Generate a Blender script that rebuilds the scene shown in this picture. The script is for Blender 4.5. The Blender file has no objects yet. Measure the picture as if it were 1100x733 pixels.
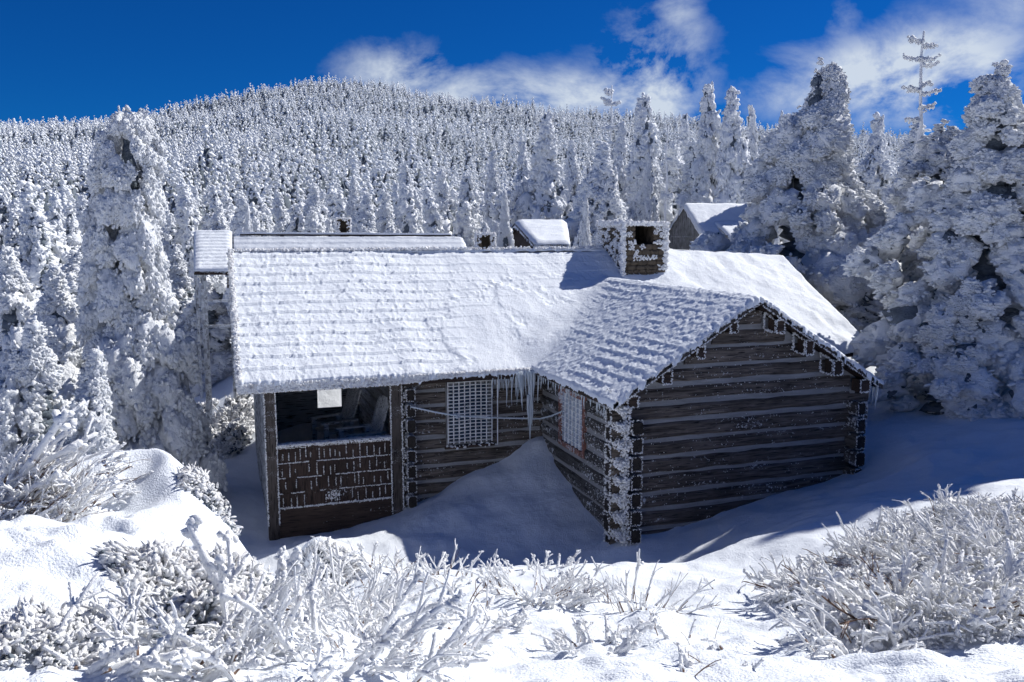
import bpy, bmesh, math
import numpy as np
from mathutils import Vector
R = math.radians
rng = np.random.default_rng(7)
scene = bpy.context.scene
COL = scene.collection

# ------------------------------------------------------------------ camera model
F_, CX, CY = 920., 550., 366.5
PITCH = math.atan((CY-245.)/F_); YAW = R(19.0)
fwd = np.array([math.sin(YAW)*math.cos(PITCH), math.cos(YAW)*math.cos(PITCH), -math.sin(PITCH)])
rgt = np.array([math.cos(YAW), -math.sin(YAW), 0.]); upv = np.cross(rgt, fwd)
def ray(x, y): return fwd + rgt*(x-CX)/F_ - upv*(y-CY)/F_
def hit(x, y, ax, v):
    d = ray(x, y); return d*(v/d[ax])
def at(x, y, dist):
    d = ray(x, y); return d*(dist/math.hypot(d[0], d[1]))
cam = bpy.data.cameras.new('camera'); co = bpy.data.objects.new('camera', cam); COL.objects.link(co)
cam.sensor_width = 36; cam.lens = F_/1100*36; cam.clip_start = .05; cam.clip_end = 6000
co.rotation_euler = (math.pi/2-PITCH, 0, -YAW); scene.camera = co

# ------------------------------------------------------------------ light
SUN = np.array([-1.15, -.25, -1.]); SUN /= np.linalg.norm(SUN)
sl = bpy.data.lights.new('sun', 'SUN'); so = bpy.data.objects.new('sun', sl); COL.objects.link(so)
sl.energy = 4.9; sl.angle = R(.5); sl.color = (1, .98, .94)
so.rotation_euler = Vector(SUN).to_track_quat('-Z', 'Y').to_euler()
so.location = (30, 10, 30)

scene.view_settings.view_transform = 'Standard'; scene.view_settings.look = 'None'
scene.view_settings.exposure = 0.25; scene.view_settings.gamma = 1

class NT:
    def __init__(s, tree): s.t = tree
    def n(s, typ, **kw):
        n = s.t.nodes.new(typ)
        for k, v in kw.items():
            if k in n.inputs.keys(): n.inputs[k].default_value = v
            else: setattr(n, k, v)
        return n
    def l(s, a, b): s.t.links.new(a, b)
    def math(s, op, a, b=None, clamp=False):
        n = s.t.nodes.new('ShaderNodeMath'); n.operation = op; n.use_clamp = clamp
        for i, v in enumerate((a, b)):
            if v is None: continue
            if isinstance(v, (int, float)): n.inputs[i].default_value = v
            else: s.l(v, n.inputs[i])
        return n.outputs[0]
    def ramp(s, fac, stops):
        n = s.t.nodes.new('ShaderNodeValToRGB'); s.l(fac, n.inputs[0])
        e = n.color_ramp.elements
        while len(e) < len(stops): e.new(.5)
        for i, (p, c) in enumerate(stops):
            e[i].position = p; e[i].color = (c, c, c, 1) if isinstance(c, (int, float)) else (*c, 1)
        return n.outputs[0]
    def mix(s, fac, a, b):
        n = s.t.nodes.new('ShaderNodeMix'); n.data_type = 'RGBA'
        if isinstance(fac, (int, float)): n.inputs[0].default_value = fac
        else: s.l(fac, n.inputs[0])
        for i, v in ((6, a), (7, b)):
            if isinstance(v, tuple): n.inputs[i].default_value = (*v, 1)
            else: s.l(v, n.inputs[i])
        return n.outputs[2]
    def noise(s, vec, scale, detail=4, rough=.55, dist=0.):
        n = s.n('ShaderNodeTexNoise', Scale=scale, Detail=detail, Roughness=rough, Distortion=dist)
        if vec is not None: s.l(vec, n.inputs['Vector'])
        return n.outputs['Fac']

# world: sky with thin cloud
world = bpy.data.worlds.new('World'); scene.world = world; world.use_nodes = True
w = NT(world.node_tree); world.node_tree.nodes.clear()
sky = w.n('ShaderNodeTexSky', sky_type='NISHITA'); sky.sun_disc = False
sky.sun_elevation = math.asin(-SUN[2]); sky.sun_rotation = math.atan2(-SUN[0], -SUN[1])
sky.altitude = 2000; sky.air_density = 1.0; sky.dust_density = 0.1; sky.ozone_density = 4.5
tc = w.n('ShaderNodeTexCoord'); sep = w.n('ShaderNodeSeparateXYZ'); w.l(tc.outputs['Generated'], sep.inputs[0])
az = w.math('MULTIPLY', w.math('ARCTAN2', sep.outputs[0], sep.outputs[1]), 180/math.pi)
el = w.math('MULTIPLY', w.math('ARCSINE', sep.outputs[2]), 180/math.pi)
cmb = w.n('ShaderNodeCombineXYZ'); w.l(az, cmb.inputs[0]); w.l(w.math('MULTIPLY', el, 1.5), cmb.inputs[1])
n1 = w.noise(cmb.outputs[0], .15, 10, .62, .25)
def azel(px, py):
    d = ray(px, py); return math.degrees(math.atan2(d[0], d[1])), math.degrees(math.atan2(d[2], math.hypot(d[0], d[1])))
tot = None
for px, py, sx, sy, amp in ((560, 112, 8.5, 1.9, 1.0), (700, 95, 3.2, 3.6, .95), (725, 12, 1.7, 1.6, .45), (738, 50, 1.6, 2.2, .42), (430, 85, 3.5, 1.8, .8), (975, 85, 6.5, 2.3, 1.05),
                            (1010, 60, 5, 2.2, .7), (860, 100, 4, 1.5, .55), (1090, 10, 4, 1.6, .38), (905, 25, 1.2, 1.5, .3), (640, 110, 6, 2.5, .5)):
    a0, e0 = azel(px, py)
    dx = w.math('DIVIDE', w.math('SUBTRACT', az, a0), sx); dy = w.math('DIVIDE', w.math('SUBTRACT', el, e0), sy)
    q = w.math('ADD', w.math('MULTIPLY', dx, dx), w.math('MULTIPLY', dy, dy))
    g = w.math('MULTIPLY', w.math('POWER', 2.718, w.math('MULTIPLY', q, -.9)), amp)
    tot = g if tot is None else w.math('MAXIMUM', tot, g)
cl = w.math('MULTIPLY', tot, w.ramp(n1, [(.36, 0.), (.64, 1.)]))
cl = w.ramp(cl, [(.06, 0.), (.60, 1.)])
tint = w.n('ShaderNodeMix', data_type='RGBA', blend_type='MULTIPLY'); tint.inputs[0].default_value = 1
w.l(sky.outputs[0], tint.inputs[6]); tint.inputs[7].default_value = (.035, .50, 1.18, 1)
mx = w.mix(w.math('MULTIPLY', cl, .85), tint.outputs[2], (12.4, 13.7, 15.))
bg = w.n('ShaderNodeBackground', Strength=.048); w.l(mx, bg.inputs[0])
wo = w.n('ShaderNodeOutputWorld'); w.l(bg.outputs[0], wo.inputs[0])

# ------------------------------------------------------------------ materials
def material(name, fn, rough=.8, spec=.25, **kw):
    m = bpy.data.materials.new(name); m.use_nodes = True; t = m.node_tree; t.nodes.clear(); k = NT(t)
    p = k.n('ShaderNodeBsdfPrincipled'); p.inputs['Roughness'].default_value = rough
    p.inputs['Specular IOR Level'].default_value = spec
    for a, b in kw.items(): p.inputs[a.replace('_', ' ')].default_value = b
    tcn = k.n('ShaderNodeTexCoord').outputs['Object']
    c, h, dist = fn(k, tcn)
    if isinstance(c, tuple): p.inputs['Base Color'].default_value = (*c, 1)
    else: k.l(c, p.inputs['Base Color'])
    if h is not None:
        b = k.n('ShaderNodeBump', Strength=.9, Distance=dist); k.l(h, b.inputs['Height']); k.l(b.outputs[0], p.inputs['Normal'])
    o = k.n('ShaderNodeOutputMaterial'); k.l(p.outputs[0], o.inputs[0]); return m
def stretch(k, v, sx, sy, sz):
    n = k.n('ShaderNodeMapping'); n.inputs['Scale'].default_value = (sx, sy, sz); k.l(v, n.inputs[0]); return n.outputs[0]
def f_snow(k, v):
    a = k.noise(v, 3, 5); b = k.noise(v, 60, 3)
    return k.mix(a, (.76, .80, .86), (.83, .86, .90)), k.math('ADD', k.math('MULTIPLY', k.noise(v, 1.7, 6, .6), 1.2), k.math('MULTIPLY', b, .26)), .055
def f_rime(k, v):
    a = k.noise(v, 9, 6, .7); b = k.noise(v, 40, 3, .7)
    c = k.mix(k.ramp(a, [(.3, 0.), (.55, 1.)]), (.80, .84, .89), (.90, .915, .935))
    return c, k.math('ADD', k.math('MULTIPLY', a, 1.), k.math('MULTIPLY', b, .35)), .07
def f_rimesm(k, v):
    a = k.noise(v, 35, 5, .7)
    c = k.mix(k.ramp(k.noise(v, 14, 5, .7), [(.33, 0.), (.5, 1.)]), (.52, .50, .50), (.85, .855, .86))
    return c, a, .02
def f_needle(k, v):
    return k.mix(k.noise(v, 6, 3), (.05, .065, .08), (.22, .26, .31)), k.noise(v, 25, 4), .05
def f_bark(k, v):
    return k.mix(k.noise(v, 14, 4), (.10, .08, .065), (.42, .41, .42)), k.noise(v, 30, 4), .02
def wood(c0, c1, axis, frost=.0, fs=18., streak=None):
    def fn(k, v):
        sc = {'x': (.7, 9, 11), 'y': (9, .7, 11), 'z': (11, 11, .8)}[axis]
        g = k.noise(stretch(k, v, *sc), 2.2, 7, .65, .4); big = k.noise(v, 1.6, 3)
        c = k.mix(k.ramp(g, [(.32, 0.), (.7, 1.)]), c0, c1)
        c = k.mix(k.math('MULTIPLY', k.ramp(big, [(.35, 0.), (.7, 1.)]), .6), c, tuple(x*.45 for x in c0))
        cr = k.noise(stretch(k, v, sc[0]*.35, sc[1]*.35, sc[2]*.35), 14, 2, .5); c = k.mix(k.ramp(cr, [(.36, .85), (.42, 0.)]), c, (.012, .010, .009)); g = k.math('ADD', g, k.math('MULTIPLY', k.ramp(cr, [(.36, 0.), (.42, 1.)]), .5))
        if frost:
            sp = k.noise(v, fs, 5, .75); cl_ = k.noise(stretch(k, v, .6, .6, 2.5), 2., 4, .6)
            m_ = k.ramp(k.math('ADD', k.math('MULTIPLY', sp, .75), k.math('MULTIPLY', cl_, .5)), [(.80-frost, 0.), (.84-frost, 1.)])
            c = k.mix(k.math('MULTIPLY', m_, .85), c, (.66, .69, .73))
        return c, g, .015
    return fn
def f_chink(k, v):
    return k.mix(k.noise(stretch(k, v, .8, .8, 6), 3, 5), (.12, .12, .115), (.42, .42, .43)), k.noise(v, 18, 4), .02
def f_stone(k, v):
    vo = k.n('ShaderNodeTexVoronoi', Scale=7.); k.l(v, vo.inputs['Vector'])
    return k.mix(k.noise(v, 5, 5), (.035, .03, .025), (.16, .125, .09)), vo.outputs['Distance'], .05
M = {}
M['snow'] = material('snow', f_snow, .65, .2)
M['rime'] = material('rime', f_rime, .8, .15)
M['rime_fine'] = material('rime_fine', f_rimesm, .75, .2)
M['needle'] = material('needle', f_needle)  # dark needles; the blue-dark tone also paints shade into crown gaps
M['bark'] = material('bark', f_bark)
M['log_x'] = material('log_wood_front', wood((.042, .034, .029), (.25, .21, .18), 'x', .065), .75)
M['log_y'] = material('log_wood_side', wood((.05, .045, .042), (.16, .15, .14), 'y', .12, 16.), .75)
M['log_end'] = material('log_end_grain', wood((.02, .017, .015), (.06, .05, .045), 'y'), .8)
M['chink'] = material('chinking', f_chink)
M['brown'] = material('brown_board', wood((.040, .027, .022), (.085, .058, .045), 'x', .03, 25.), .75)
M['shingle'] = material('brown_shingle', wood((.035, .022, .018), (.075, .05, .04), 'z', .045, 20.), .75)
M['post'] = material('frosted_post', wood((.06, .05, .045), (.12, .10, .09), 'z', .06, 70.), .75)
M['sideboard'] = material('frosted_side_boards', wood((.25, .26, .28), (.55, .58, .62), 'z', .2, 12.), .75)
M['grey_board'] = material('grey_weathered_board', wood((.16, .16, .16), (.46, .46, .47), 'z'), .8)
M['dark'] = material('dark_interior_wood', wood((.24, .24, .25), (.45, .45, .48), 'z'), .8)
M['porch_in'] = material('porch_inner_boards', wood((.50, .50, .53), (.66, .67, .71), 'x'), .8)
M['porch_side'] = material('frosted_inner_wall', wood((.44, .45, .48), (.64, .65, .70), 'y', .03, 30.), .8)
M['chair'] = material('frosted_chair_wood', wood((.60, .62, .66), (.80, .82, .85), 'x', .05), .8)
M['stone'] = material('chimney_stone', f_stone, .85)
M['flue_black'] = material('flue_black', lambda k, v: ((.006, .006, .007), None, 0))
M['red'] = material('red_window_frame', wood((.28, .10, .07), (.40, .22, .18), 'z', .15), .7)
M['pane'] = material('iced_window_pane', lambda k, v: (k.mix(k.noise(v, 6, 5), (.22, .27, .34), (.55, .60, .66)), k.noise(v, 12, 4), .01), .25, .5)
M['darkpane'] = material('dark_window_pane', lambda k, v: (k.mix(k.noise(v, 5, 5), (.02, .03, .05), (.10, .13, .19)), None, 0), .15, .5)
M['ice'] = material('ice', lambda k, v: ((.80, .87, .93), k.noise(v, 25, 3), .01), .12, .6, Transmission_Weight=.45, IOR=1.31)
M['twig'] = material('brown_twig', lambda k, v: (k.mix(k.noise(v, 20, 3), (.09, .05, .035), (.24, .16, .12)), None, 0))
M['stalk'] = material('rimed_twig', lambda k, v: (k.mix(k.ramp(k.noise(v, 11, 5, .7), [(.28, 0.), (.42, 1.)]), (.58, .54, .53), (.86, .865, .87)), k.noise(v, 50, 4, .7), .012), .7, .25)

# ------------------------------------------------------------------ mesh helpers
def props(o, label=None, cat=None, group=None, kind=None):
    if label: o['label'] = label
    if cat: o['category'] = cat
    if group: o['group'] = group
    if kind: o['kind'] = kind
    return o
def empty(name, loc, label, cat, group=None, rz=0.):
    o = bpy.data.objects.new(name, None); COL.objects.link(o); o.location = loc; o.rotation_euler = (0, 0, rz)
    o.empty_display_size = .2
    o['_loc'] = tuple(float(v) for v in loc)
    del o['_loc']
    return props(o, label, cat, group)
class MB:
    """collects geometry as numpy blocks"""
    def __init__(s): s.v = []; s.f = {}; s.n = 0
    def add(s, v, f, mi=0):
        v = np.asarray(v, float); f = np.asarray(f, int)
        s.v.append(v); s.f.setdefault((f.shape[1], mi), []).append(f+s.n); s.n += len(v)
    def box(s, lo, hi, mi=0, rot=None, origin=None):
        x0, y0, z0 = lo; x1, y1, z1 = hi
        v = np.array([(x0, y0, z0), (x1, y0, z0), (x1, y1, z0), (x0, y1, z0), (x0, y0, z1), (x1, y0, z1), (x1, y1, z1), (x0, y1, z1)], float)
        if rot is not None: v = (v-origin)@np.asarray(rot).T+origin
        s.add(v, [(0, 3, 2, 1), (4, 5, 6, 7), (0, 1, 5, 4), (1, 2, 6, 5), (2, 3, 7, 6), (3, 0, 4, 7)], mi)
    def hexa(s, v, mi=0):
        s.add(v, [(0, 3, 2, 1), (4, 5, 6, 7), (0, 1, 5, 4), (1, 2, 6, 5), (2, 3, 7, 6), (3, 0, 4, 7)], mi)
    def tube(s, P, r, ns=6, mi=0, cap=True, squash=None):
        P = np.asarray(P, float); n = len(P); r = np.broadcast_to(np.asarray(r, float), (n,))
        T = np.gradient(P, axis=0); T /= np.linalg.norm(T, axis=1)[:, None]+1e-9
        ref = np.array([0, 0, 1.]) if abs(T[0, 2]) < .85 else np.array([1., 0, 0])
        A = np.cross(T, ref); A /= np.linalg.norm(A, axis=1)[:, None]+1e-9; B = np.cross(T, A)
        th = np.arange(ns)*2*math.pi/ns
        ring = A[:, None, :]*np.cos(th)[None, :, None]+B[:, None, :]*np.sin(th)[None, :, None]
        v = P[:, None, :]+ring*r[:, None, None]
        v = v.reshape(-1, 3)
        i = np.arange(n-1)[:, None]*ns; j = np.arange(ns)[None, :]; j2 = (j+1) % ns
        f = np.stack([i+j, i+j2, i+ns+j2, i+ns+j], -1).reshape(-1, 4)
        s.add(v, f, mi)
        if cap:
            base = s.n-len(v)
            c = np.array([P[0]-T[0]*r[0]*.5, P[-1]+T[-1]*r[-1]*.7]); s.v.append(c); s.n += 2
            jj = np.arange(ns); a = base+jj; b = base+(jj+1) % ns; e = base+(n-1)*ns
            s.f.setdefault((3, mi), []).append(np.stack([b, a, np.full(ns, base+len(v))], -1))
            s.f[(3, mi)].append(np.stack([e+jj, e+(jj+1) % ns, np.full(ns, base+len(v)+1)], -1))
    def mesh(s, name, mats, smooth=True):
        me = bpy.data.meshes.new(name)
        V = np.concatenate(s.v).astype(np.float32); me.vertices.add(len(V)); me.vertices.foreach_set('co', V.ravel())
        idx = []; starts = []; tot = []; mi = []; c = 0
        for (k, m), fl in s.f.items():
            f = np.concatenate(fl); idx.append(f.ravel()); starts.append(np.arange(len(f))*k+c); c += f.size
            mi.append(np.full(len(f), m)); tot.append(np.full(len(f), k))
        idx = np.concatenate(idx).astype(np.int32); starts = np.concatenate(starts).astype(np.int32)
        me.loops.add(len(idx)); me.loops.foreach_set('vertex_index', idx)
        me.polygons.add(len(starts)); me.polygons.foreach_set('loop_start', starts)
        me.polygons.foreach_set('material_index', np.concatenate(mi).astype(np.int32))
        me.polygons.foreach_set('use_smooth', np.full(len(starts), smooth))
        me.update(calc_edges=True)
        for m in (mats if isinstance(mats, (list, tuple)) else [mats]): me.materials.append(m)
        return me
    def build(s, name, mats, parent=None, smooth=False):
        me = s.mesh(name, mats, smooth); o = bpy.data.objects.new(name, me); COL.objects.link(o)
        if parent is not None:
            o.parent = parent
            chain = parent; loc = np.zeros(3)
            while chain is not None: loc += np.array(chain.location); chain = chain.parent
            me.transform(__import__('mathutils').Matrix.Translation(Vector(-loc)))
        return o
# value noise
def _h(i, j, k, s):
    n = (i*374761393+j*668265263+k*2147483647+s*1274126177) & 0xffffffff
    n = ((n ^ (n >> 13))*1274126177) & 0xffffffff; n = ((n ^ (n >> 16))*2246822519) & 0xffffffff
    return ((n ^ (n >> 15)) & 0xffffff)/16777215.*2-1
def vnoise(P, s=0):
    P = np.asarray(P, float); i = np.floor(P).astype(np.int64); f = P-i; f = f*f*(3-2*f); out = 0
    for a in (0, 1):
        for b in (0, 1):
            for c in (0, 1):
                wgt = (f[..., 0] if a else 1-f[..., 0])*(f[..., 1] if b else 1-f[..., 1])*(f[..., 2] if c else 1-f[..., 2])
                out = out+wgt*_h(i[..., 0]+a, i[..., 1]+b, i[..., 2]+c, s)
    return out
def fbm(P, o=4, s=0, g=.5):
    P = np.asarray(P, float); r = 0; a = 1.
    for k in range(o): r = r+a*vnoise(P, s+k*17); P = P*2.03+3.1; a *= g
    return r
def fbm2(x, y, o=4, s=0, g=.5):
    return fbm(np.stack([x, y, np.zeros_like(x)+.37], -1), o, s, g)
# blob templates
def ico(n):
    b = bmesh.new(); bmesh.ops.create_icosphere(b, subdivisions=n, radius=1.)
    v = np.array([p.co[:] for p in b.verts]); f = np.array([[q.index for q in p.verts] for p in b.faces]); b.free(); return v, f
ICO1 = ico(1); ICO2 = ico(2); ICO3 = ico(3)
OCT = (np.array([(1, 0, 0), (0, 1, 0), (-1, 0, 0), (0, -1, 0), (0, 0, 1), (0, 0, -1)], float),
       np.array([(0, 1, 4), (1, 2, 4), (2, 3, 4), (3, 0, 4), (1, 0, 5), (2, 1, 5), (3, 2, 5), (0, 3, 5)]))
def frames(D):
    D = D/(np.linalg.norm(D, axis=1)[:, None]+1e-9); ref = rng.normal(size=D.shape)
    A = np.cross(D, ref); A /= np.linalg.norm(A, axis=1)[:, None]+1e-9; B = np.cross(D, A)
    return np.stack([D, A, B], 1)
def blobs(mb, C, D, S, tpl=ICO1, mi=0, rough=.25):
    """C centres, D direction of long axis, S (N,3) radii"""
    V, Fc = tpl; N = len(C)
    if N == 0: return
    Fr = frames(np.asarray(D, float)); L = V[None, :, :]*(1+rng.normal(0, rough, (N, len(V), 1)))
    L = L*np.asarray(S)[:, None, :]
    W = np.einsum('nvk,nkj->nvj', L, Fr)+np.asarray(C)[:, None, :]
    Fa = Fc[None, :, :]+(np.arange(N)*len(V))[:, None, None]
    mb.add(W.reshape(-1, 3), Fa.reshape(-1, 3), mi)
def frostline(mb, p0, p1, r=.012, dens=60, jit=.5, tpl=OCT, mi=0):
    p0 = np.array(p0, float); p1 = np.array(p1, float); n = max(2, int(np.linalg.norm(p1-p0)*dens))
    t = rng.random(n); C = p0+(p1-p0)*t[:, None]+rng.normal(0, r*jit, (n, 3))
    S = r*rng.uniform(.6, 1.5, (n, 3)); blobs(mb, C, rng.normal(size=(n, 3)), S, tpl, mi)

# ------------------------------------------------------------------ terrain
CP = []
def gp(px, py, d): CP.append(tuple(at(px, py, d)))
def gz(px, d, z):
    p = at(px, 245, d); CP.append((p[0], p[1], z))
def gh(px, py, ax, v): CP.append(tuple(hit(px, py, ax, v)))
for a in ((100, 495, 9.2), (0, 525, 8.4), (190, 508, 9.0), (232, 545, 8.6), (250, 600, 7.6), (40, 560, 6.8), (120, 575, 6.6), (190, 600, 6.4), (100, 640, 5.), (20, 640, 4.8), (200, 660, 5.), (30, 710, 3.7), (200, 730, 3.5),
          (320, 598, 9.4), (420, 611, 9.6), (500, 609, 9.7), (560, 607, 9.7), (640, 606, 9.8), (720, 603, 9.9), (330, 645, 7.2), (560, 650, 7.0), (450, 690, 5.2), (650, 690, 5.2), (400, 733, 3.6), (600, 733, 3.6), (720, 650, 7.2),
          (800, 600, 9.5), (800, 578, 10.5), (880, 550, 11.7), (1000, 527, 12.), (1100, 517, 12.2), (900, 630, 7.8), (1040, 600, 8.2), (900, 700, 4.9), (1080, 700, 4.7), (780, 733, 3.8), (1000, 733, 3.7),
          (1000, 485, 14.6), (1090, 485, 14.2), (980, 440, 17.5), (1080, 445, 17.2), (1000, 415, 20)): gp(*a)
for px, py in ((684, 577), (740, 560), (800, 540), (850, 528), (905, 512)): gh(px, py, 1, 11.4)
for px, py in ((655, 577), (638, 560), (620, 537), (604, 512), (590, 492)): gh(px, py, 0, 5.66)
CP.append((5.62, 14.7, -3.98))
for px, d, z in ((100, 8.3, -2.58), (60, 7.6, -2.42), (150, 8.2, -2.5), (20, 7.4, -2.4), (190, 7.8, -2.5), (100, 7.4, -2.35), (60, 11.2, -4.5), (130, 11.2, -4.6), (200, 10.9, -4.75), (240, 10.0, -4.9), (262, 8.9, -4.6), (285, 9.6, -4.7), (275, 11.0, -5.2), (262, 12.6, -5.35), (300, 11.2, -5.2), (225, 14.5, -5.2), (215, 12.6, -5.3)): gz(px, d, z)
for px, py in ((545, 493), (499, 512), (470, 532)): gh(px, py, 1, 14.85)
gh(445, 548, 1, 14.7); gh(415, 560, 1, 14.4); gh(364, 577, 1, 14.0); gh(324, 583, 1, 13.8)
for px in (340, 430, 520, 600): gz(px, 11.0, -4.62)
for px, z in ((660, -4.85), (720, -4.7), (780, -4.45)): gz(px, 11.2, z)
for px, d, z in ((270, 11, -5.2), (240, 13, -5.35), (200, 12, -5.3), (120, 12.5, -5.2), (20, 12, -5.1), (210, 17, -5.0), (100, 17, -5.1), (0, 17, -5.1), (-150, 15, -4.8), (-150, 8, -3)): gz(px, d, z)
CP += [(.3, 14.5, -5.3), (.3, 17.5, -5.2), (.3, 20.5, -5.0), (2, 15.4, -5.4), (1.2, 20.5, -4.6), (3.6, 20.5, -4.6), (1.5, 21.5, -3.65), (3.5, 21.5, -3.65), (-1, 24, -4.7), (-.7, 20.8, -5.0), (-.5, 22, -4.7), (6, 21.2, -4.5), (9, 21.5, -4.2), (13, 21, -3.6), (13.4, 14.9, -3.0), (13.5, 18, -3.1), (10.3, 13, -4.0), (12, 13.6, -3.7),
       (4, 17, -5.), (8, 17, -4.8), (11, 17, -4.2), (8, 13.5, -4.6), (0, 0, -1.75), (2, -2, -1.6), (-3, -1, -1.6), (4, 0, -1.8), (-5, 3, -1.8), (-12, 0, -2), (12, 4, -2.2), (16, 8, -2.9), (20, 12, -3.1), (0, -12, -1.5), (25, 0, -2), (-25, 5, -3),
       (0, 30, -4.5), (10, 30, -4.2), (20, 30, -3.6), (30, 25, -3.0), (28, 14, -3.0), (-12, 25, -4.8), (-25, 20, -5), (0, 45, -4.6), (15, 45, -4.2), (35, 40, -3), (-20, 45, -5), (40, 60, -3), (20, 65, -4), (0, 65, -4.6), (-30, 65, -5),
       (60, 40, -3), (-60, 40, -5), (60, -20, -2), (-60, -20, -3), (0, -60, -2)]
CP = np.array(CP)
def _u(r2): return .5*r2*np.log(r2+1e-12)
_n = len(CP); _d = ((CP[:, None, :2]-CP[None, :, :2])**2).sum(-1)
_A = np.zeros((_n+3, _n+3)); _A[:_n, :_n] = _u(_d)+np.eye(_n)*.004; _A[:_n, _n] = 1; _A[:_n, _n+1:] = CP[:, :2]; _A[_n:, :_n] = _A[:_n, _n:].T
_w = np.linalg.solve(_A, np.concatenate([CP[:, 2], np.zeros(3)]))
def tps(x, y):
    out = _w[_n]+_w[_n+1]*x+_w[_n+2]*y
    for i in range(_n): out = out+_w[i]*_u((x-CP[i, 0])**2+(y-CP[i, 1])**2)
    return out
SKP = np.array([(-700, 175), (-400, 160), (-150, 142), (0, 150), (130, 144), (200, 131), (280, 115), (345, 101), (400, 106), (480, 121), (560, 133), (640, 136), (750, 146), (900, 160), (1100, 175), (1300, 185), (1700, 200)], float)
sk_az = np.array([azel(p, 245)[0] for p, _ in SKP]); sk_t = (245-SKP[:, 1])/928.*np.cos(np.radians(sk_az-19.))
def smooth(a, b, x): t = np.clip((x-a)/(b-a), 0, 1); return t*t*(3-2*t)
def ground(x, y, fine=True):
    x = np.asarray(x, float); y = np.asarray(y, float); d = np.hypot(x, y); a = np.degrees(np.arctan2(x, y))
    near = tps(np.clip(x, -60, 60), np.clip(y, -60, 70))
    top = sum(np.interp(a+q, sk_az, sk_t, left=.04, right=.03) for q in (-2.4, -1.2, 0, 1.2, 2.4))/5*560
    t = np.clip((d-58)/500, 0, None)
    far = -4.4+(top+4.4)*np.where(t < 1, t**1.45, 1+(t-1)*.05)+fbm2(x/70, y/70, 3, 5)*4*smooth(80, 200, d)
    dropback = smooth(560, 900, d); far = far-dropback*30
    z = near+(far-near)*smooth(35, 75, d)
    if fine:
        fa = smooth(60, 20, d)
        z = z+fbm2(x*.9, y*.9, 4, 1)*.07*fa*smooth(1., 5., d)+fbm2(x*3.1, y*2.2, 3, 8, .55)*.018*fa
        # foreground lumps of buried shrubs
        fg = smooth(9.6, 6.5, d)
        z = z+fg*(np.maximum(0, fbm2(x*1.6, y*1.6, 4, 21))*.14+np.maximum(0, fbm2(x*4.5, y*4.5, 3, 31))*.035)
        for px, py, dd, r, dep in ((90, 578, 6.6, .30, .14), (40, 580, 6.6, .22, .10), (147, 512, 8.7, .22, .09), (60, 552, 7.1, .2, .08), (112, 540, 7.6, .16, .06), (92, 541, 7.6, .13, .05)):
            p = at(px, py, dd); q = ((x-p[0])/r)**2+((y-p[1])/(r*1.1))**2; z = z-dep*np.exp(-q*q)+dep*.25*np.exp(-(np.sqrt(q)-1.35)**2*8)
    return z
def build_ground():
    azs = np.concatenate([np.arange(-180, -22, 4.), np.arange(-22, -16, .8), np.arange(-16, 54, .19), np.arange(54, 62, .8), np.arange(62, 181, 4.)])
    azs[-1] = 180
    rad = [0.6]
    while rad[-1] < 1600: rad.append(rad[-1]*(1.0085 if 2.5 < rad[-1] < 22 else 1.03))
    rad = np.array(rad); A_, D_ = np.meshgrid(np.radians(azs), rad); X = D_*np.sin(A_); Y = D_*np.cos(A_)
    Z = ground(X, Y); n, m = X.shape; mb = MB()
    i = np.arange(n-1)[:, None]*m; j = np.arange(m-1)[None, :]
    f = np.stack([i+j, i+m+j, i+m+j+1, i+j+1], -1).reshape(-1, 4)[:, ::-1]
    c = len(X.ravel())
    mb.add(np.stack([X, Y, Z], -1).reshape(-1, 3), f)
    mb.v.append(np.array([[0, 0, float(ground(0., 0.))]])); mb.n += 1
    j = np.arange(m-1); mb.f.setdefault((3, 0), []).append(np.stack([j, j+1, np.full(m-1, c)], -1)[:, ::-1])
    o = mb.build('snow_ground', M['snow'], smooth=True)
    props(o, 'white drifted snow covering the ground and the mountainside', 'snow', kind='structure')
build_ground()
def gnd(x, y): return float(ground(np.array([x]), np.array([y]))[0])

# ------------------------------------------------------------------ the log cabin
XL, XR, YE, YR, YB, ZE, ZR = .27, 13.0, 14.45, 17.65, 20.85, -2.52, -.45
TM = (ZR-ZE)/(YR-YE); CXM, CX0, CX1, CYF, CZR = 7.85, 5.38, 10.31, 11.13, -1.0; TC = (CZR-ZE)/(CXM-CX0)
cabin = empty('log_cabin', (6.5, 15, -4.9), 'dark log cabin with snow-covered shingle roofs, a front gable and an open porch', 'cabin')

def skirt(V, F, depth, fn=None):
    e = np.concatenate([F[:, [0, 1]], F[:, [1, 2]], F[:, [2, 3]], F[:, [3, 0]]]); key = np.sort(e, 1)
    _, idx, cnt = np.unique(key[:, 0]*10**8+key[:, 1], return_index=True, return_counts=True)
    b = e[idx[cnt == 1]]; u = np.unique(b); mp = {int(a): i for i, a in enumerate(u)}
    P = V[u].copy(); dz = depth*(1+.5*fbm(P*[7, 7, 0], 3, 3)+.6*np.maximum(0, fbm(P*[30, 30, 0], 2, 4)))
    P[:, 2] -= dz
    n = len(V); b2 = np.array([[mp[int(x)]+n, mp[int(y)]+n] for x, y in b])
    return np.concatenate([V, P]), np.concatenate([F, np.stack([b[:, 1], b[:, 0], b2[:, 0], b2[:, 1]], 1)])

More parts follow.
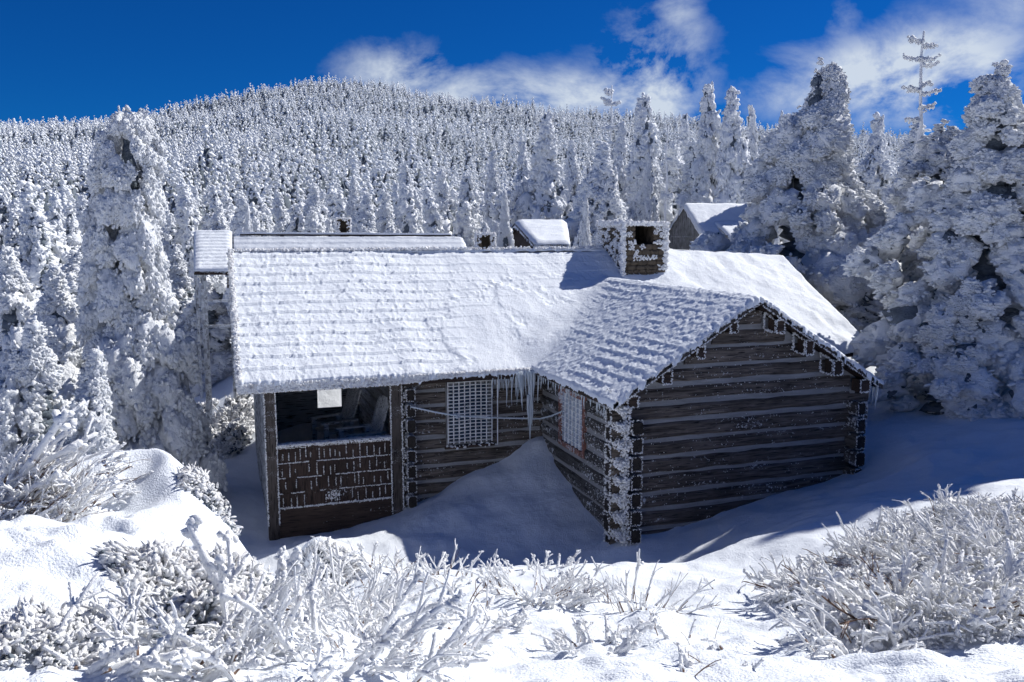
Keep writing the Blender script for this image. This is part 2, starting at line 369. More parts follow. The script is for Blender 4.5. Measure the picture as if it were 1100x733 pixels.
def main_roof_snow():
    st = .017
    xs = np.unique(np.concatenate([np.linspace(XL, CX0, int((CX0-XL)/st)), np.linspace(CX0, CX1, int((CX1-CX0)/st)), np.linspace(CX1, XR, int((XR-CX1)/st))]))
    ys = np.unique(np.concatenate([np.linspace(CYF, YE, int((YE-CYF)/st)), np.linspace(YE, YR+.03, int((YR-YE)/st*1.1))]))
    X, Y = np.meshgrid(xs, ys); mz = np.where(Y >= YE-1e-6, ZE+TM*(Y-YE)*(1-.12*np.clip((X-9.3)/(XR-9.3), 0, 1)), -9); cz = CZR-TC*np.abs(X-CXM)
    cz = cz-.035*np.exp(-np.abs(X-CXM)/.06)
    k = np.where(Y > YE, .10+.40*smooth(YE, YE+.5, Y)*smooth(16.9, 15.6, Y), .10); h = np.clip(.5+.5*(mz-cz)/k, 0, 1); base = cz*(1-h)+mz*h+k*h*(1-h)
    # valley fill
    dd = np.abs(mz-cz); 
    wm = smooth(-.20, .20, mz-cz)
    L = np.hypot(1, TM); s = (Y-YE)*L; course = .30
    wob = fbm2(X*.8, Y*.8, 2, 50)*.03+fbm2(X*7, Y*2, 2, 51)*.010
    ph = ((s+wob) % course)/course                       # 0 at butt (low edge of each course) .. 1
    saw = np.clip(1-ph, 0, 1)*.034+.014*np.exp(-(ph/.10)**2)
    bump = fbm2(X*13, Y*10, 2, 60)*.006+np.maximum(0, fbm2(X*19, Y*14, 2, 61))*.014
    # where drifted smooth
    def sp(px, py, rx, ry):
        d = ray(px, py); t = (ZE-TM*YE)/(d[2]-TM*d[1]); p = d*t
        return np.exp(-((((X-p[0])/rx)**2+((Y-p[1])/ry)**2)**1.5))
    sm = np.clip(sp(560, 368, 1.15, .75)+sp(600, 350, .8, .7)+sp(590, 385, .9, .6)*1.0+.75*smooth(3.2, 5.5, X)+smooth(8.6, 9.6, X)*1.2, 0, 1)
    rough_m = (1-sm)
    n_edge = fbm2(X*1.8, Y*1.8, 5, 70, .6)
    layer = .016*np.clip(np.tanh((sp(555, 355, 1.6, 1.3)*1.6-.75+n_edge*.45)*9), -1, 1)+.014*np.clip(np.tanh((sp(600, 330, 1.5, 1.1)*1.5-.8+n_edge*.5)*8), -1, 1)
    layer = layer*smooth(9.5, 8.5, X)*smooth(2.6, 4.2, X)
    dm = (saw+bump)*rough_m+.012*bump/.017*sm*.35+layer+fbm2(X*1.2, Y*1.2, 3, 71)*.025
    right = smooth(8.9, 9.9, X); dm = dm+right*(.07+.05*fbm2(X*.9, Y*.9, 3, 77)+.02*fbm2(X*3, Y*3, 2, 78))
    # cross gable: wavier courses, running along Y
    s2 = (CX1-CXM-np.abs(X-CXM))*np.hypot(1, TC); w2 = fbm2(X*.9, Y*.9, 3, 80)*.022+fbm2(X*3, Y*6, 2, 81)*.016
    p2 = ((s2+w2) % .225)/.225
    dc = np.clip(1-p2, 0, 1)*.015+.007*np.exp(-(p2/.15)**2)*(1+fbm2(X*3, Y*3, 2, 83))
    dc = dc*smooth(-.9, .5, fbm2(X*1.6, Y*1.1, 3, 84))+fbm2(X*13, Y*11, 3, 82)*.009+np.maximum(0, fbm2(X*19, Y*17, 2, 85))*.016
    vdist = np.exp(-(np.minimum(dd, 1)/.35)**2)
    dc = dc*(1-.8*vdist*(Y > YE-.3))
    Z = base+(dm*wm+dc*(1-wm))
    edge = np.minimum(Y-np.where((X > CX0-.001) & (X < CX1+.001), CYF, YE), .08)/.08
    Z = Z-.03*(1-np.clip(edge, 0, 1))**2
    Z = Z-.05*smooth(YR-.12, YR+.03, Y)**2
    XX = X+fbm2(X*9, Y*9, 2, 90)*.008; YY = Y-(1-np.clip(edge, 0, 1))*np.maximum(0, fbm2(X*16, Y*3, 3, 91))*.045
    V = np.stack([XX, YY, Z], -1).reshape(-1, 3); n, m = X.shape
    i = np.arange(n-1)[:, None]*m; j = np.arange(m-1)[None, :]
    xc = .5*(X[:-1, :-1]+X[1:, 1:]); yc = .5*(Y[:-1, :-1]+Y[1:, 1:]); keep = (yc > YE) | ((xc > CX0) & (xc < CX1))
    # hole where the chimney comes through
    keep &= ~((xc > 8.45) & (xc < 9.25) & (yc > 16.95))
    F = np.stack([i+j, i+j+1, i+m+j+1, i+m+j], -1)[keep]
    V, F = skirt(V, F, .075)
    used = np.unique(F); mp = -np.ones(len(V), int); mp[used] = np.arange(len(used)); mb = MB(); mb.add(V[used], mp[F]); return mb

def slab(mb, q, t, mi=0):
    q = np.array(q, float); mb.hexa(np.concatenate([q-[0, 0, t], q]), mi)
def snow_sheet(q, res, amp=.03, thick=.1, seed=0, course=0., bulge=0.):
    """displaced snow layer over quad q (p00,p10,p11,p01): p0->p1 along the eave, then up to the ridge"""
    q = np.array(q, float); nu = max(3, int(np.linalg.norm(q[1]-q[0])/res)); nv = max(3, int(np.linalg.norm(q[3]-q[0])/res))
    u, v = np.meshgrid(np.linspace(0, 1, nu), np.linspace(0, 1, nv)); u_ = u[..., None]; v_ = v[..., None]
    P = q[0]*(1-u_)*(1-v_)+q[1]*u_*(1-v_)+q[2]*u_*v_+q[3]*(1-u_)*v_
    e = np.minimum(np.minimum(u, 1-u)*nu, np.minimum(v+9*(v > .5), 1)*nv)*res
    dz = thick*np.sqrt(np.clip(e/.12, 0, 1))+fbm(P*[1.3, 1.3, 1.3], 4, seed)*amp+fbm(P*7, 2, seed+5)*amp*.25
    if course:
        s = v*np.linalg.norm(q[3]-q[0]); ph = (s % course)/course; dz = dz+(1-ph)*.03+np.maximum(0, fbm(P*13, 2, seed+3))*.012
    P[..., 2] += dz
    i = np.arange(nv-1)[:, None]*nu; j = np.arange(nu-1)[None, :]
    F = np.stack([i+j, i+j+1, i+nu+j+1, i+nu+j], -1).reshape(-1, 4)
    V, F = skirt(P.reshape(-1, 3), F, thick*1.1); mb = MB(); mb.add(V, F); return mb

def logbox(mb, ax, a0, a1, c, zc, th, h, seed, mi=0, endmi=1):
    """a hewn log along axis ax (0/1) centred on plane c"""
    L = a1-a0; n = max(3, int(L/.16)); t = np.linspace(a0, a1, n); ch = .035
    prof = np.array([(-th/2, -h/2+ch), (-th/2+ch*.8, -h/2), (th/2-ch*.8, -h/2), (th/2, -h/2+ch), (th/2, h/2-ch), (th/2-ch*.8, h/2), (-th/2+ch*.8, h/2), (-th/2, h/2-ch)])
    P = np.zeros((n, 8, 3)); P[..., ax] = t[:, None]; P[..., 1-ax] = c+prof[None, :, 0]; P[..., 2] = zc+prof[None, :, 1]
    nz = fbm(np.stack([t*2.3, t*0+seed*3.7, t*0], -1), 3, 11)*.012; P[..., 2] += nz[:, None]
    P[..., 1-ax] += fbm(P*6., 2, seed)*.007; P[..., 2] += fbm(P*5, 2, seed+9)*.006
    V = P.reshape(-1, 3); i = np.arange(n-1)[:, None]*8; j = np.arange(8)[None, :]; j2 = (j+1) % 8
    F = np.stack([i+j, i+j2, i+8+j2, i+8+j], -1).reshape(-1, 4)
    if ax == 1: F = F[:, ::-1]
    F = F[:, ::-1]
    mb.add(V, F, mi); b = mb.n-len(V)
    k = np.arange(8); c0 = len(mb.v)
    mb.v.append(np.array([V[:8].mean(0), V[-8:].mean(0)])); e0 = mb.n; mb.n += 2
    a = np.stack([b+k, b+(k+1) % 8, np.full(8, e0)], -1); z = np.stack([b+(n-1)*8+k, b+(n-1)*8+(k+1) % 8, np.full(8, e0+1)], -1)
    if ax == 0: z = z[:, ::-1]
    else: a = a[:, ::-1]
    mb.f.setdefault((3, endmi), []).extend([a, z])
def log_rows(z_top, z_bot, off=0.):
    z = z_top-.14-off; out = []
    while z > z_bot: out.append(z); z -= .28
    return out
def frost_ring(mb, P4, r=.010, dens=85):
    for i in range(4): frostline(mb, P4[i], P4[(i+1) % 4], r*.85, dens, .6)
def log_wall(name, ax, c, a0, a1, z_top, z_bot, off, ext0, ext1, mat, th=.17, gaps=(), gable=None, inner=None):
    mb = MB(); fr = MB(); rows = log_rows(z_top, z_bot, off); k = 0
    allrows = list(rows)
    if gable:
        z = rows[0]+.28
        while z < gable[0]-.25: allrows.append(z); z += .28
    for z in allrows:
        s0, s1 = a0-ext0, a1+ext1
        if gable and z > rows[0]+.1:
            zt, mid, slope = gable; half = (zt-(z+.10))/slope-.12
            s0, s1 = max(a0, mid-half), min(a1, mid+half)
            if s1-s0 < .3: continue
        segs = [(s0, s1)]
        for g0, g1, gz0, gz1 in gaps:
            if z+.09 > gz0 and z-.09 < gz1:
                segs = [q for s in segs for q in ((s[0], min(s[1], g0)), (max(s[0], g1), s[1])) if q[1]-q[0] > .1]
        for q0, q1 in segs:
            k += 1; logbox(mb, ax, q0+rng.uniform(-.03, .03)*(ext0 > 0), q1+rng.uniform(-.03, .03)*(ext1 > 0), c, z+rng.uniform(-.008, .008), th, .212+rng.uniform(-.03, .03), int(abs(z)*1000)+ax*57+k)
    # chinking core
    def wallbox(u0, u1, w0, w1):
        lo = [0, 0, w0]; hi = [0, 0, w1]; lo[ax] = u0; hi[ax] = u1; lo[1-ax] = c-th*.30; hi[1-ax] = c+th*.30; mb.box(lo, hi, 2)
    if gaps:
        g = sorted(gaps); cur = a0
        for g0, g1, gz0, gz1 in g:
            wallbox(cur, g0, z_bot-.1, z_top+.02); wallbox(g0, g1, z_bot-.1, gz0); wallbox(g0, g1, gz1, z_top+.02); cur = g1
        wallbox(cur, a1, z_bot-.1, z_top+.02)
    else: wallbox(a0, a1, z_bot-.1, z_top+.02)
    if gable:
        zt, mid, slope = gable; h0 = (zt-z_top)/slope-.1
        y0, y1 = c-th*.3, c+th*.3; zz = z_top+.021
        mb.add([(mid-h0, y0, zz), (mid+h0, y0, zz), (mid, y0, zt-.1), (mid-h0, y1, zz), (mid+h0, y1, zz), (mid, y1, zt-.1)], [(0, 1, 2), (3, 5, 4)], 2)
    o = mb.build(name, [mat, M['log_end'], M['chink']], cabin); return o, allrows
PX = 5.81
WTOP = -2.66
# cross gable: front wall and its two side walls
o, rowsF = log_wall('log_wall', 0, 11.48, 5.72, 10.0, WTOP, -5.0, 0., .22, .22, M['log_x'], gable=(-1.1, CXM, TC))
o, rowsS = log_wall('log_wall', 1, PX, 11.40, 15.0, WTOP, -5.0, .14, .25, 0., M['log_y'], gaps=((12.88, 14.02, -3.86, -2.80),))
o, rowsR = log_wall('log_wall', 1, 9.91, 11.40, 15.0, WTOP, -4.6, .14, .25, 0., M['log_y'])
# main block
o, rowsM = log_wall('log_wall', 0, 15.02, 3.22, 5.9, WTOP, -5.6, 0., .22, 0., M['log_x'], gaps=((3.86, 4.74, -3.95, -2.78),))
o, rowsP = log_wall('log_wall', 1, 3.16, 14.98, 20.35, WTOP, -5.6, .14, .30, .2, M['porch_side'], th=.15)
log_wall('log_wall', 0, 15.02, 9.8, 12.6, WTOP, -4.6, 0., 0., .22, M['log_x'])
log_wall('log_wall', 1, 12.55, 14.98, 20.35, WTOP, -4.6, .14, .25, .25, M['log_y'])
log_wall('log_wall', 0, 20.35, 3.16, 12.6, WTOP, -5.4, 0., 0., .22, M['log_x'])
# gable infill of the right-hand end of the main block and left rake
for xg in (12.55, .78):
    zg_ = -.16-(.12*(ZR-ZE) if xg > 5 else 0)
    mb = MB()
    w_ = .07; zz = WTOP+.03; Y0, Y1 = YE+.35, YB-.35
    mb.add([(xg-w_, Y0, zz), (xg-w_, Y1, zz), (xg-w_, YR, ZR+zg_), (xg+w_, Y0, zz), (xg+w_, Y1, zz), (xg+w_, YR, ZR+zg_)], [(0, 2, 1), (3, 4, 5)])
    mb.add([(xg-w_, Y0, zz), (xg+w_, Y0, zz), (xg+w_, YR, ZR+zg_), (xg-w_, YR, ZR+zg_)], [(0, 1, 2, 3)]); mb.add([(xg-w_, Y1, zz), (xg+w_, Y1, zz), (xg+w_, YR, ZR+zg_), (xg-w_, YR, ZR+zg_)], [(3, 2, 1, 0)])
    mb.build('gable_boards', M['grey_board'], cabin)

# rime on the log ends
fr = MB()
def end_ring_y(x, y, z, w=.17, h=.215): frost_ring(fr, [(x-w/2, y, z-h/2), (x+w/2, y, z-h/2), (x+w/2, y, z+h/2), (x-w/2, y, z+h/2)])
def end_ring_x(x, y, z, w=.17, h=.215): frost_ring(fr, [(x, y-w/2, z-h/2), (x, y+w/2, z-h/2), (x, y+w/2, z+h/2), (x, y-w/2, z+h/2)], .016, 80)
for z in rowsS: end_ring_y(PX, 11.14, z)
for z in rowsR: end_ring_y(9.91, 11.14, z)
for z in rowsP: end_ring_y(3.16, 14.67, z, .15)
for z in rowsF[:9]: end_ring_x(5.49, 11.48, z)
# thick rime packed into the left corner between the log ends
for z in np.arange(-4.75, -2.62, .02):
    n = 40; C = np.stack([rng.uniform(5.52, 5.72, n), rng.uniform(11.15, 11.42, n), np.full(n, z)+rng.normal(0, .01, n)], 1)
    kk = rng.random(n) < .9; C = C[kk]; ph = (abs(z-WTOP)/.28) % 1
    if .2 < ph < .8: C = C[(C[:, 1] < 11.34) & (C[:, 0] > 5.62)]; C = C[::2]
    blobs(fr, C, np.array([[-1, -.5, .2]])+rng.normal(0, .5, (len(C), 3)), rng.uniform(.010, .022, (len(C), 3)), ICO1)
for z in np.arange(-5.2, -2.7, .05):
    n = 2; C = np.stack([rng.uniform(3.0, 3.08, n), rng.uniform(14.7, 14.9, n), np.full(n, z)], 1); blobs(fr, C, rng.normal(size=(n, 3)), rng.uniform(.01, .022, (n, 3)), OCT)
# ledge frost crumbs on the logs
for rows, ax, c, a0, a1 in ((rowsF, 0, 11.385, 5.75, 9.95), (rowsM, 0, 14.925, 3.3, 5.7)):
    for z in rows:
        n = int((a1-a0)*26); t = rng.uniform(a0, a1, n); kk = fbm(np.stack([t*1.7, t*0+z*5, t*0], -1), 3, 4) > .05
        t = t[kk]; zz = z+rng.choice([.09, .10, -.03, -.08], len(t))+rng.normal(0, .015, len(t))
        if z > WTOP: kk = np.abs(t-CXM) < (-1.2-z)/TC-.1; t = t[kk]; zz = zz[kk]
        C = np.stack([t, np.full(len(t), c), zz], 1); s_ = rng.uniform(.003, .011, (len(t), 3)); blobs(fr, C, rng.normal(size=C.shape), s_, OCT)
# frost veil on the shaded side wall: sinuous ridges
for z in rowsS:
    for yy in np.arange(11.5, 12.85, .05):
        n = 2; C = np.stack([np.full(n, PX-.088), np.full(n, yy)+rng.normal(0, .012, n), z+.08*np.sin(yy*38+z*9)+rng.normal(0, .03, n)], 1)
        blobs(fr, C, rng.normal(size=C.shape), rng.uniform(.004, .014, (n, 3)), OCT)
fr.build('rime', M['rime_fine'], cabin)

# roof
rb = MB()
ZL = ZR-.12*(ZR-ZE)
slab(rb, [(XL+.02, YE+.02, ZE-.09), (9.3, YE+.02, ZE-.09), (9.3, YR, ZR-.11), (XL+.02, YR, ZR-.11)], .07)
slab(rb, [(9.3, YE+.02, ZE-.09), (XR-.02, YE+.02, ZE-.09), (XR-.02, YR, ZL-.11), (9.3, YR, ZR-.11)], .07)
slab(rb, [(XL+.02, YR, ZR-.112), (9.3, YR, ZR-.112), (9.3, YB, ZE-.09), (XL+.02, YB, ZE-.09)], .07)
slab(rb, [(9.3, YR, ZR-.112), (XR-.02, YR, ZL-.112), (XR-.02, YB, ZE-.09), (9.3, YB, ZE-.09)], .07)
slab(rb, [(CX0+.02, CYF+.03, ZE-.06), (CXM, CYF+.03, CZR-.09), (CXM, 16.6, CZR-.09), (CX0+.02, YE+.05, ZE-.06)], .05)
slab(rb, [(CXM, CYF+.03, CZR-.091), (CX1-.02, CYF+.03, ZE-.06), (CX1-.02, YE+.05, ZE-.06), (CXM, 16.6, CZR-.091)], .05)
roof = rb.build('roof', M['brown'], cabin)
sn = main_roof_snow().build('roof_snow', M['snow'], roof, smooth=True)
snow_sheet([(9.3, YB, ZE-.05), (XL, YB, ZE-.05), (XL, YR-.02, ZR-.06), (9.3, YR-.02, ZR-.06)], .09, .02, .06, 5).build('roof_snow', M['snow'], roof, smooth=True)
snow_sheet([(XR, YB, ZE-.05), (9.3, YB, ZE-.05), (9.3, YR-.02, ZR-.06), (XR, YR-.02, ZL-.06)], .09, .02, .06, 5).build('roof_snow', M['snow'], roof, smooth=True)
# rime crest on ridge and left rake, rime-crusted eave
rc = MB()
n = 1500; t = rng.uniform(XL, 8.0, n); kk = rng.random(n) < np.where(t < 4.5, 1, .35); t = t[kk]
C = np.stack([t, YR+rng.normal(0, .03, len(t)), ZR+.015+rng.normal(0, .012, len(t))], 1); blobs(rc, C, np.array([[0, 0, 1]])+rng.normal(0, .5, C.shape), rng.uniform(.014, .035, C.shape), ICO1)
n = 2600; v = rng.random(n); C = np.stack([XL+rng.normal(0, .018, n), YE+v*(YR-YE), ZE+v*(ZR-ZE)+rng.uniform(-.07, .05, n)], 1)
blobs(rc, C, np.array([[-1, -.3, .3]])+rng.normal(0, .4, C.shape), rng.uniform(.010, .03, C.shape)*[1.4, 1, 1], ICO1)
n = 9000; t = XL+(rng.random(n)**1.25)*(5.4-XL); dep = .12*smooth(4.6, 2.6, t)+.04
C = np.stack([t, YE+.01+rng.normal(0, .012, n), ZE-.01-rng.random(n)*dep], 1)
blobs(rc, C, np.array([[-.4, -1, -.3]])+rng.normal(0, .3, C.shape), rng.uniform(.008, .020, C.shape)*[1.7, 1, 1], ICO1)
rc.build('eave_rime', M['rime_fine'], roof)
# fascia, rake boards, purlin ends
fb = MB(); fb.box((XL+.03, YE+.03, ZE-.19), (CX0+.3, YE+.065, ZE-.03)); fb.box((CX0+.03, CYF+.2, ZE-.12), (CX0+.06, YE+.02, ZE-.10+.03)); fb.build('fascia', M['brown'], roof)
rk = MB(); fr2 = MB()
for s, x1 in ((-1, CX0+.02), (1, CX1-.02)):
    a = (x1, ZE-.03); b = (CXM, CZR-.07); y0, y1 = CYF+.0, CYF+.028; hgt = .085
    v = [(a[0], y0, a[1]-hgt), (b[0], y0, b[1]-hgt), (b[0], y1, b[1]-hgt), (a[0], y1, a[1]-hgt), (a[0], y0, a[1]), (b[0], y0, b[1]), (b[0], y1, b[1]), (a[0], y1, a[1])]
    rk.hexa(v)
    frostline(fr2, (a[0], y0, a[1]), (b[0], y0, b[1]), .013, 130); frostline(fr2, (a[0], y0, a[1]-hgt), (b[0], y0, b[1]-hgt), .011, 90)
rk.build('rake_board', M['post'], roof)
for s in (-1, 1):
    for q, ww, hh in ((.17, .13, .17), (.40, .13, .19), (.63, .15, .20), (.86, .17, .17)):
        x = CXM+s*q*(CX1-CXM); zt = CZR-TC*abs(x-CXM)-.16
        if s > 0: ww *= 1.15; hh *= 1.2
        pe = MB(); pe.box((x-ww/2, CYF+.04, zt-hh), (x+ww/2, 11.38, zt)); pe.build('purlin', M['brown'], roof)
        y = CYF+.035
        frost_ring(fr2, [(x-ww/2, y, zt-hh), (x+ww/2, y, zt-hh), (x+ww/2, y, zt), (x-ww/2, y, zt)], .014, 110)
        if s > 0 and q < .8:
            frost_ring(fr2, [(x-ww*1.1, y+.2, zt-hh*.8), (x-ww/2, y+.03, zt-hh), (x-ww/2, y+.03, zt), (x-ww*1.1, y+.2, zt+.1)], .016, 110)
fr2.build('rake_rime', M['rime_fine'], roof)

# icicles
def icicle(x, y, z, L, r, lean=0.):
    n = 9; t = np.linspace(0, 1, n); rr = r*(1-t**.9)**.8*(1+.14*np.sin(t*22+x*40))+.002
    P = np.stack([x+lean*t**1.3*L+.004*np.sin(t*9+x*30), y+.006*np.sin(t*7+x*13), z-L*t], 1); mb = MB(); mb.tube(P, rr, 7); mb.build('icicle', M['ice'], roof, smooth=True)
for i in range(26):                                         # under the front eave beside the valley
    x = 4.62+.033*i+rng.uniform(-.01, .01); L = rng.choice([.12, .2, .3, .42, .6], p=[.25, .3, .25, .15, .05])
    if x < 5.25: icicle(x, YE+.03+rng.uniform(-.01, .02), ZE-.10, L, rng.uniform(.011, .018))
for i in range(11):                                         # fan in the valley
    x = 5.08+.05*i; L = rng.uniform(.30, .75)*(1 if i < 9 else .6); icicle(x, YE-.02+rng.uniform(-.05, .05), ZE-.06, L, rng.uniform(.022, .042), (5.34-x)*.25)
icicle(5.33, YE, ZE-.05, 1.36, .06); icicle(5.28, YE-.03, ZE-.5, .62, .035); icicle(5.36, YE-.02, ZE-.55, .55, .03)
for i in range(24):
    y = 14.3-.12*i+rng.uniform(-.03, .03); icicle(CX0+.05, y, ZE-.05, rng.uniform(.08, .30)*(1.3 if i < 8 else 1), rng.uniform(.012, .024))
for i in range(14):
    y = 11.2+.07*i; icicle(CX1-.05+rng.uniform(-.02, .03), y, ZE-.04, rng.uniform(.2, .62), rng.uniform(.014, .026), rng.uniform(-.1, 0))
# frozen cable strung across the front
cb = MB(); pts = [hit(441, 437, 1, 14.62), hit(468, 443, 1, 14.5), hit(492, 447, 1, 14.44), hit(535, 449, 1, 14.44), hit(580, 450, 1, 14.44), hit(592, 447, 0, 5.62), hit(604, 442, 0, 5.72)]
P = []
for a, b in zip(pts[:-1], pts[1:]): P += [a+(b-a)*t for t in np.linspace(0, 1, 8)[:-1]]
P = np.array(P+[pts[-1]]); cb.tube(P, .013+.005*np.abs(np.sin(np.arange(len(P))*1.7)), 6)
for i in range(60):
    c = P[rng.integers(len(P))]; cb.tube([c, c-[0, 0, rng.uniform(.02, .06)]], [.008, .002], 5)
blobs(cb, np.array([pts[2]])+rng.normal(0, .015, (10, 3)), rng.normal(size=(10, 3)), rng.uniform(.02, .04, (10, 3)), ICO1)
cb.build('iced_cable', M['ice'], cabin, smooth=True)

# window with frosted grille in the front wall
wf = MB(); x0, x1, z0, z1 = 3.86, 4.74, -3.95, -2.78; y = 14.90
for a, b in (((x0, y, z0), (x0+.06, y+.09, z1)), ((x1-.06, y, z0), (x1, y+.09, z1)), ((x0+.06, y+.001, z1-.06), (x1-.06, y+.09, z1)), ((x0+.06, y+.001, z0), (x1-.06, y+.09, z0+.06))): wf.box(a, b)
win = wf.build('window', M['grey_board'], cabin)
mb = MB(); mb.box((x0+.05, y+.05, z0+.05), (x1-.05, y+.07, z1-.05)); mb.build('pane', M['darkpane'], win)
gr = MB(); gx0, gx1, gz0, gz1 = x0+.02, x1-.02, z0+.02, z1+.08; gy = y-.05
for i, x in enumerate(np.linspace(gx0, gx1, 9)): gr.tube([(x, gy, z) for z in np.linspace(gz0, gz1, 14)], .010*(1+.35*rng.random(14)), 6)
for z in np.linspace(gz0+.04, gz1-.02, 19): gr.tube([(x, gy-.012, z+.004*math.sin(x*9)) for x in np.linspace(gx0, gx1, 12)], .0085*(1+.4*rng.random(12)), 6)
for x in (x1+.09,): gr.tube([(x, gy, z) for z in np.linspace(gz0-.08, gz1, 12)], .012, 6); gr.tube([(x, gy, gz0-.08), (x-.25, gy, gz0-.05)], .012, 6)
gr.build('window_grille', M['rime_fine'], win, smooth=True)
mb = MB(); mb.box((x0-.04, y-.07, z0-.07), (x1+.03, y+.02, z0-.025)); mb.build('sill', M['brown'], win)
mb = MB(); n = 40; C = np.stack([rng.uniform(x0-.04, x1+.02, n), y-.06+rng.normal(0, .01, n), z0-.04+rng.normal(0, .02, n)], 1); blobs(mb, C, rng.normal(size=C.shape), rng.uniform(.008, .028, C.shape), ICO1); mb.build('sill_rime', M['rime_fine'], win)
# iced window with red frame in the side wall
wf = MB(); y0, y1, z0, z1 = 12.88, 14.02, -3.86, -2.80; x = PX-.10
for a, b in (((x, y0, z0), (x+.12, y0+.09, z1)), ((x, y1-.09, z0), (x+.12, y1, z1)), ((x+.001, y0+.09, z1-.08), (x+.12, y1-.09, z1)), ((x+.001, y0+.09, z0), (x+.12, y1-.09, z0+.09))): wf.box(a, b)
win = wf.build('window', M['red'], cabin); win['label'] = 'iced window with a faded red frame'
mb = MB(); mb.box((x+.04, y0+.08, z0+.08), (x+.06, y1-.08, z1-.07)); mb.build('pane', M['pane'], win)
mb = MB()
for yy in np.linspace(y0+.09, y1-.09, 7)[1:-1]: mb.box((x+.015, yy-.009, z0+.08), (x+.05, yy+.009, z1-.07))
for zz in np.linspace(z0+.09, z1-.08, 11)[1:-1]: mb.box((x+.02, y0+.08, zz-.007), (x+.048, y1-.08, zz+.007))
mb.build('muntins', M['rime_fine'], win)

# porch
yp = 14.82
def X_(px, yy=yp): return hit(px, 470, 1, yy)[0]
def Z_(px, py, yy=yp): return hit(px, py, 1, yy)[2]
pa0, pa1, pb0, pb1 = X_(285), X_(297), X_(420), X_(432)
zbot = -5.42; ztop = -2.62
for a, b in ((pa0, pa1), (pb0, pb1)):
    mb = MB(); n = 24; zz = np.linspace(zbot, ztop, n)
    mb.box((a, yp-.02, zbot), (b, yp+.16, ztop)); o = mb.build('post', M['post'], cabin)
    mb = MB()
    for xx in (a, b): frostline(mb, (xx, yp-.02, -5.1), (xx, yp-.02, ztop), .010, 190)
    mb.build('post_rime', M['rime_fine'], o)
zr_ = Z_(360, 475); zt_ = Z_(360, 541); zb_ = Z_(360, 563)-.25
mb = MB(); mb.box((pa1, yp+.05, zt_), (pb0, yp+.10, zr_-.03)); hw = mb.build('half_wall', M['brown'], cabin)
sh = MB(); nrow = 4; hrow = (zr_-.04-zt_)/nrow; fl = MB()
for r_ in range(nrow):
    x = pa1+.004; zb0 = zt_+r_*hrow
    while x < pb0-.02:
        wdt = rng.uniform(.07, .15); xe = min(x+wdt, pb0-.004); j = rng.uniform(-.01, .006); yb = yp+.012+rng.uniform(0, .008)
        v = [(x+.003, yb, zb0+j), (xe-.003, yb, zb0+j), (xe-.003, yp+.05, zb0+j), (x+.003, yp+.05, zb0+j), (x+.003, yp+.035, zb0+hrow-.005), (xe-.003, yp+.035, zb0+hrow-.005), (xe-.003, yp+.049, zb0+hrow-.005), (x+.003, yp+.049, zb0+hrow-.005)]
        sh.hexa(v)
        cov = fbm(np.array([x*2.1, r_*3.3, 0.]), 2, 40)
        if rng.random() < .85: frostline(fl, (x, yb-.002, zb0+hrow*rng.uniform(0, .3)), (x, yb+.012, zb0+hrow*rng.uniform(.5, 1)), .0075, 170, .4)
        if cov > -.35 or rng.random() < .4: frostline(fl, (x, yb-.003, zb0+hrow*.98), (xe, yb-.003, zb0+hrow*.98+rng.uniform(-.01, .01)), .0085, 190, .4)
        x = xe
sh.build('shingles', M['shingle'], hw)
C = np.array([X_(356), yp+.02, Z_(356, 533)])+rng.normal(0, [.06, .01, .035], (50, 3)); blobs(fl, C, rng.normal(size=C.shape), rng.uniform(.008, .02, C.shape), ICO1)
frostline(fl, (pa1, yp+.01, zt_), (pb0, yp+.01, zt_), .014, 220); fl.build('shingle_rime', M['rime_fine'], hw)
mb = MB(); mb.box((pa1+.002, yp-.03, zr_-.03), (pb0-.002, yp+.14, zr_+.015)); rail = mb.build('rail', M['brown'], cabin)
mb = MB(); n = 1300; C = np.stack([rng.uniform(pa1, pb0, n), rng.uniform(yp-.03, yp+.13, n), np.full(n, zr_+.015)], 1); blobs(mb, C, rng.normal(size=C.shape), rng.uniform(.008, .02, C.shape), ICO1)
frostline(mb, (pa1, yp-.03, zr_-.005), (pb0, yp-.03, zr_-.005), .015, 240); mb.build('rail_rime', M['rime_fine'], rail)
mb = MB(); mb.box((pa1, yp-.0, zb_-.25), (pb0, yp+.14, zt_-.015)); mb.build('sill_beam', M['brown'], cabin)
# porch side wall, back wall with opening, floor
mb = MB(); sx = pa0+.02
for i, yy in enumerate(np.arange(yp+.165, 20.2, .15)): mb.box((sx+(.006 if i % 2 else 0), yy, -5.5), (sx+.05, yy+.146, ztop))
mb.build('side_boards', M['sideboard'], cabin)
yb_ = 20.3; ox0, ox1 = hit(341, 425, 1, yb_)[0], hit(367, 425, 1, yb_)[0]; oz0, oz1 = hit(354, 438, 1, yb_)[2], -2.7
mb = MB(); zo = hit(354, 409, 1, yb_)[2]; mb.box((sx+.05, yb_, -5.6), (ox0, yb_+.06, zo)); mb.box((ox1, yb_, -5.6), (3.1, yb_+.06, zo)); mb.box((ox0, yb_, -5.6), (ox1, yb_+.06, oz0))
mb.build('back_wall', M['porch_in'], cabin)
mb = MB()
for i, yy in enumerate(np.arange(yp+.2, 20.2, .14)): mb.box((sx+.06, yy, -5.12), (3.05, yy+.135, -5.08))
mb.build('porch_floor', M['dark'], cabin)

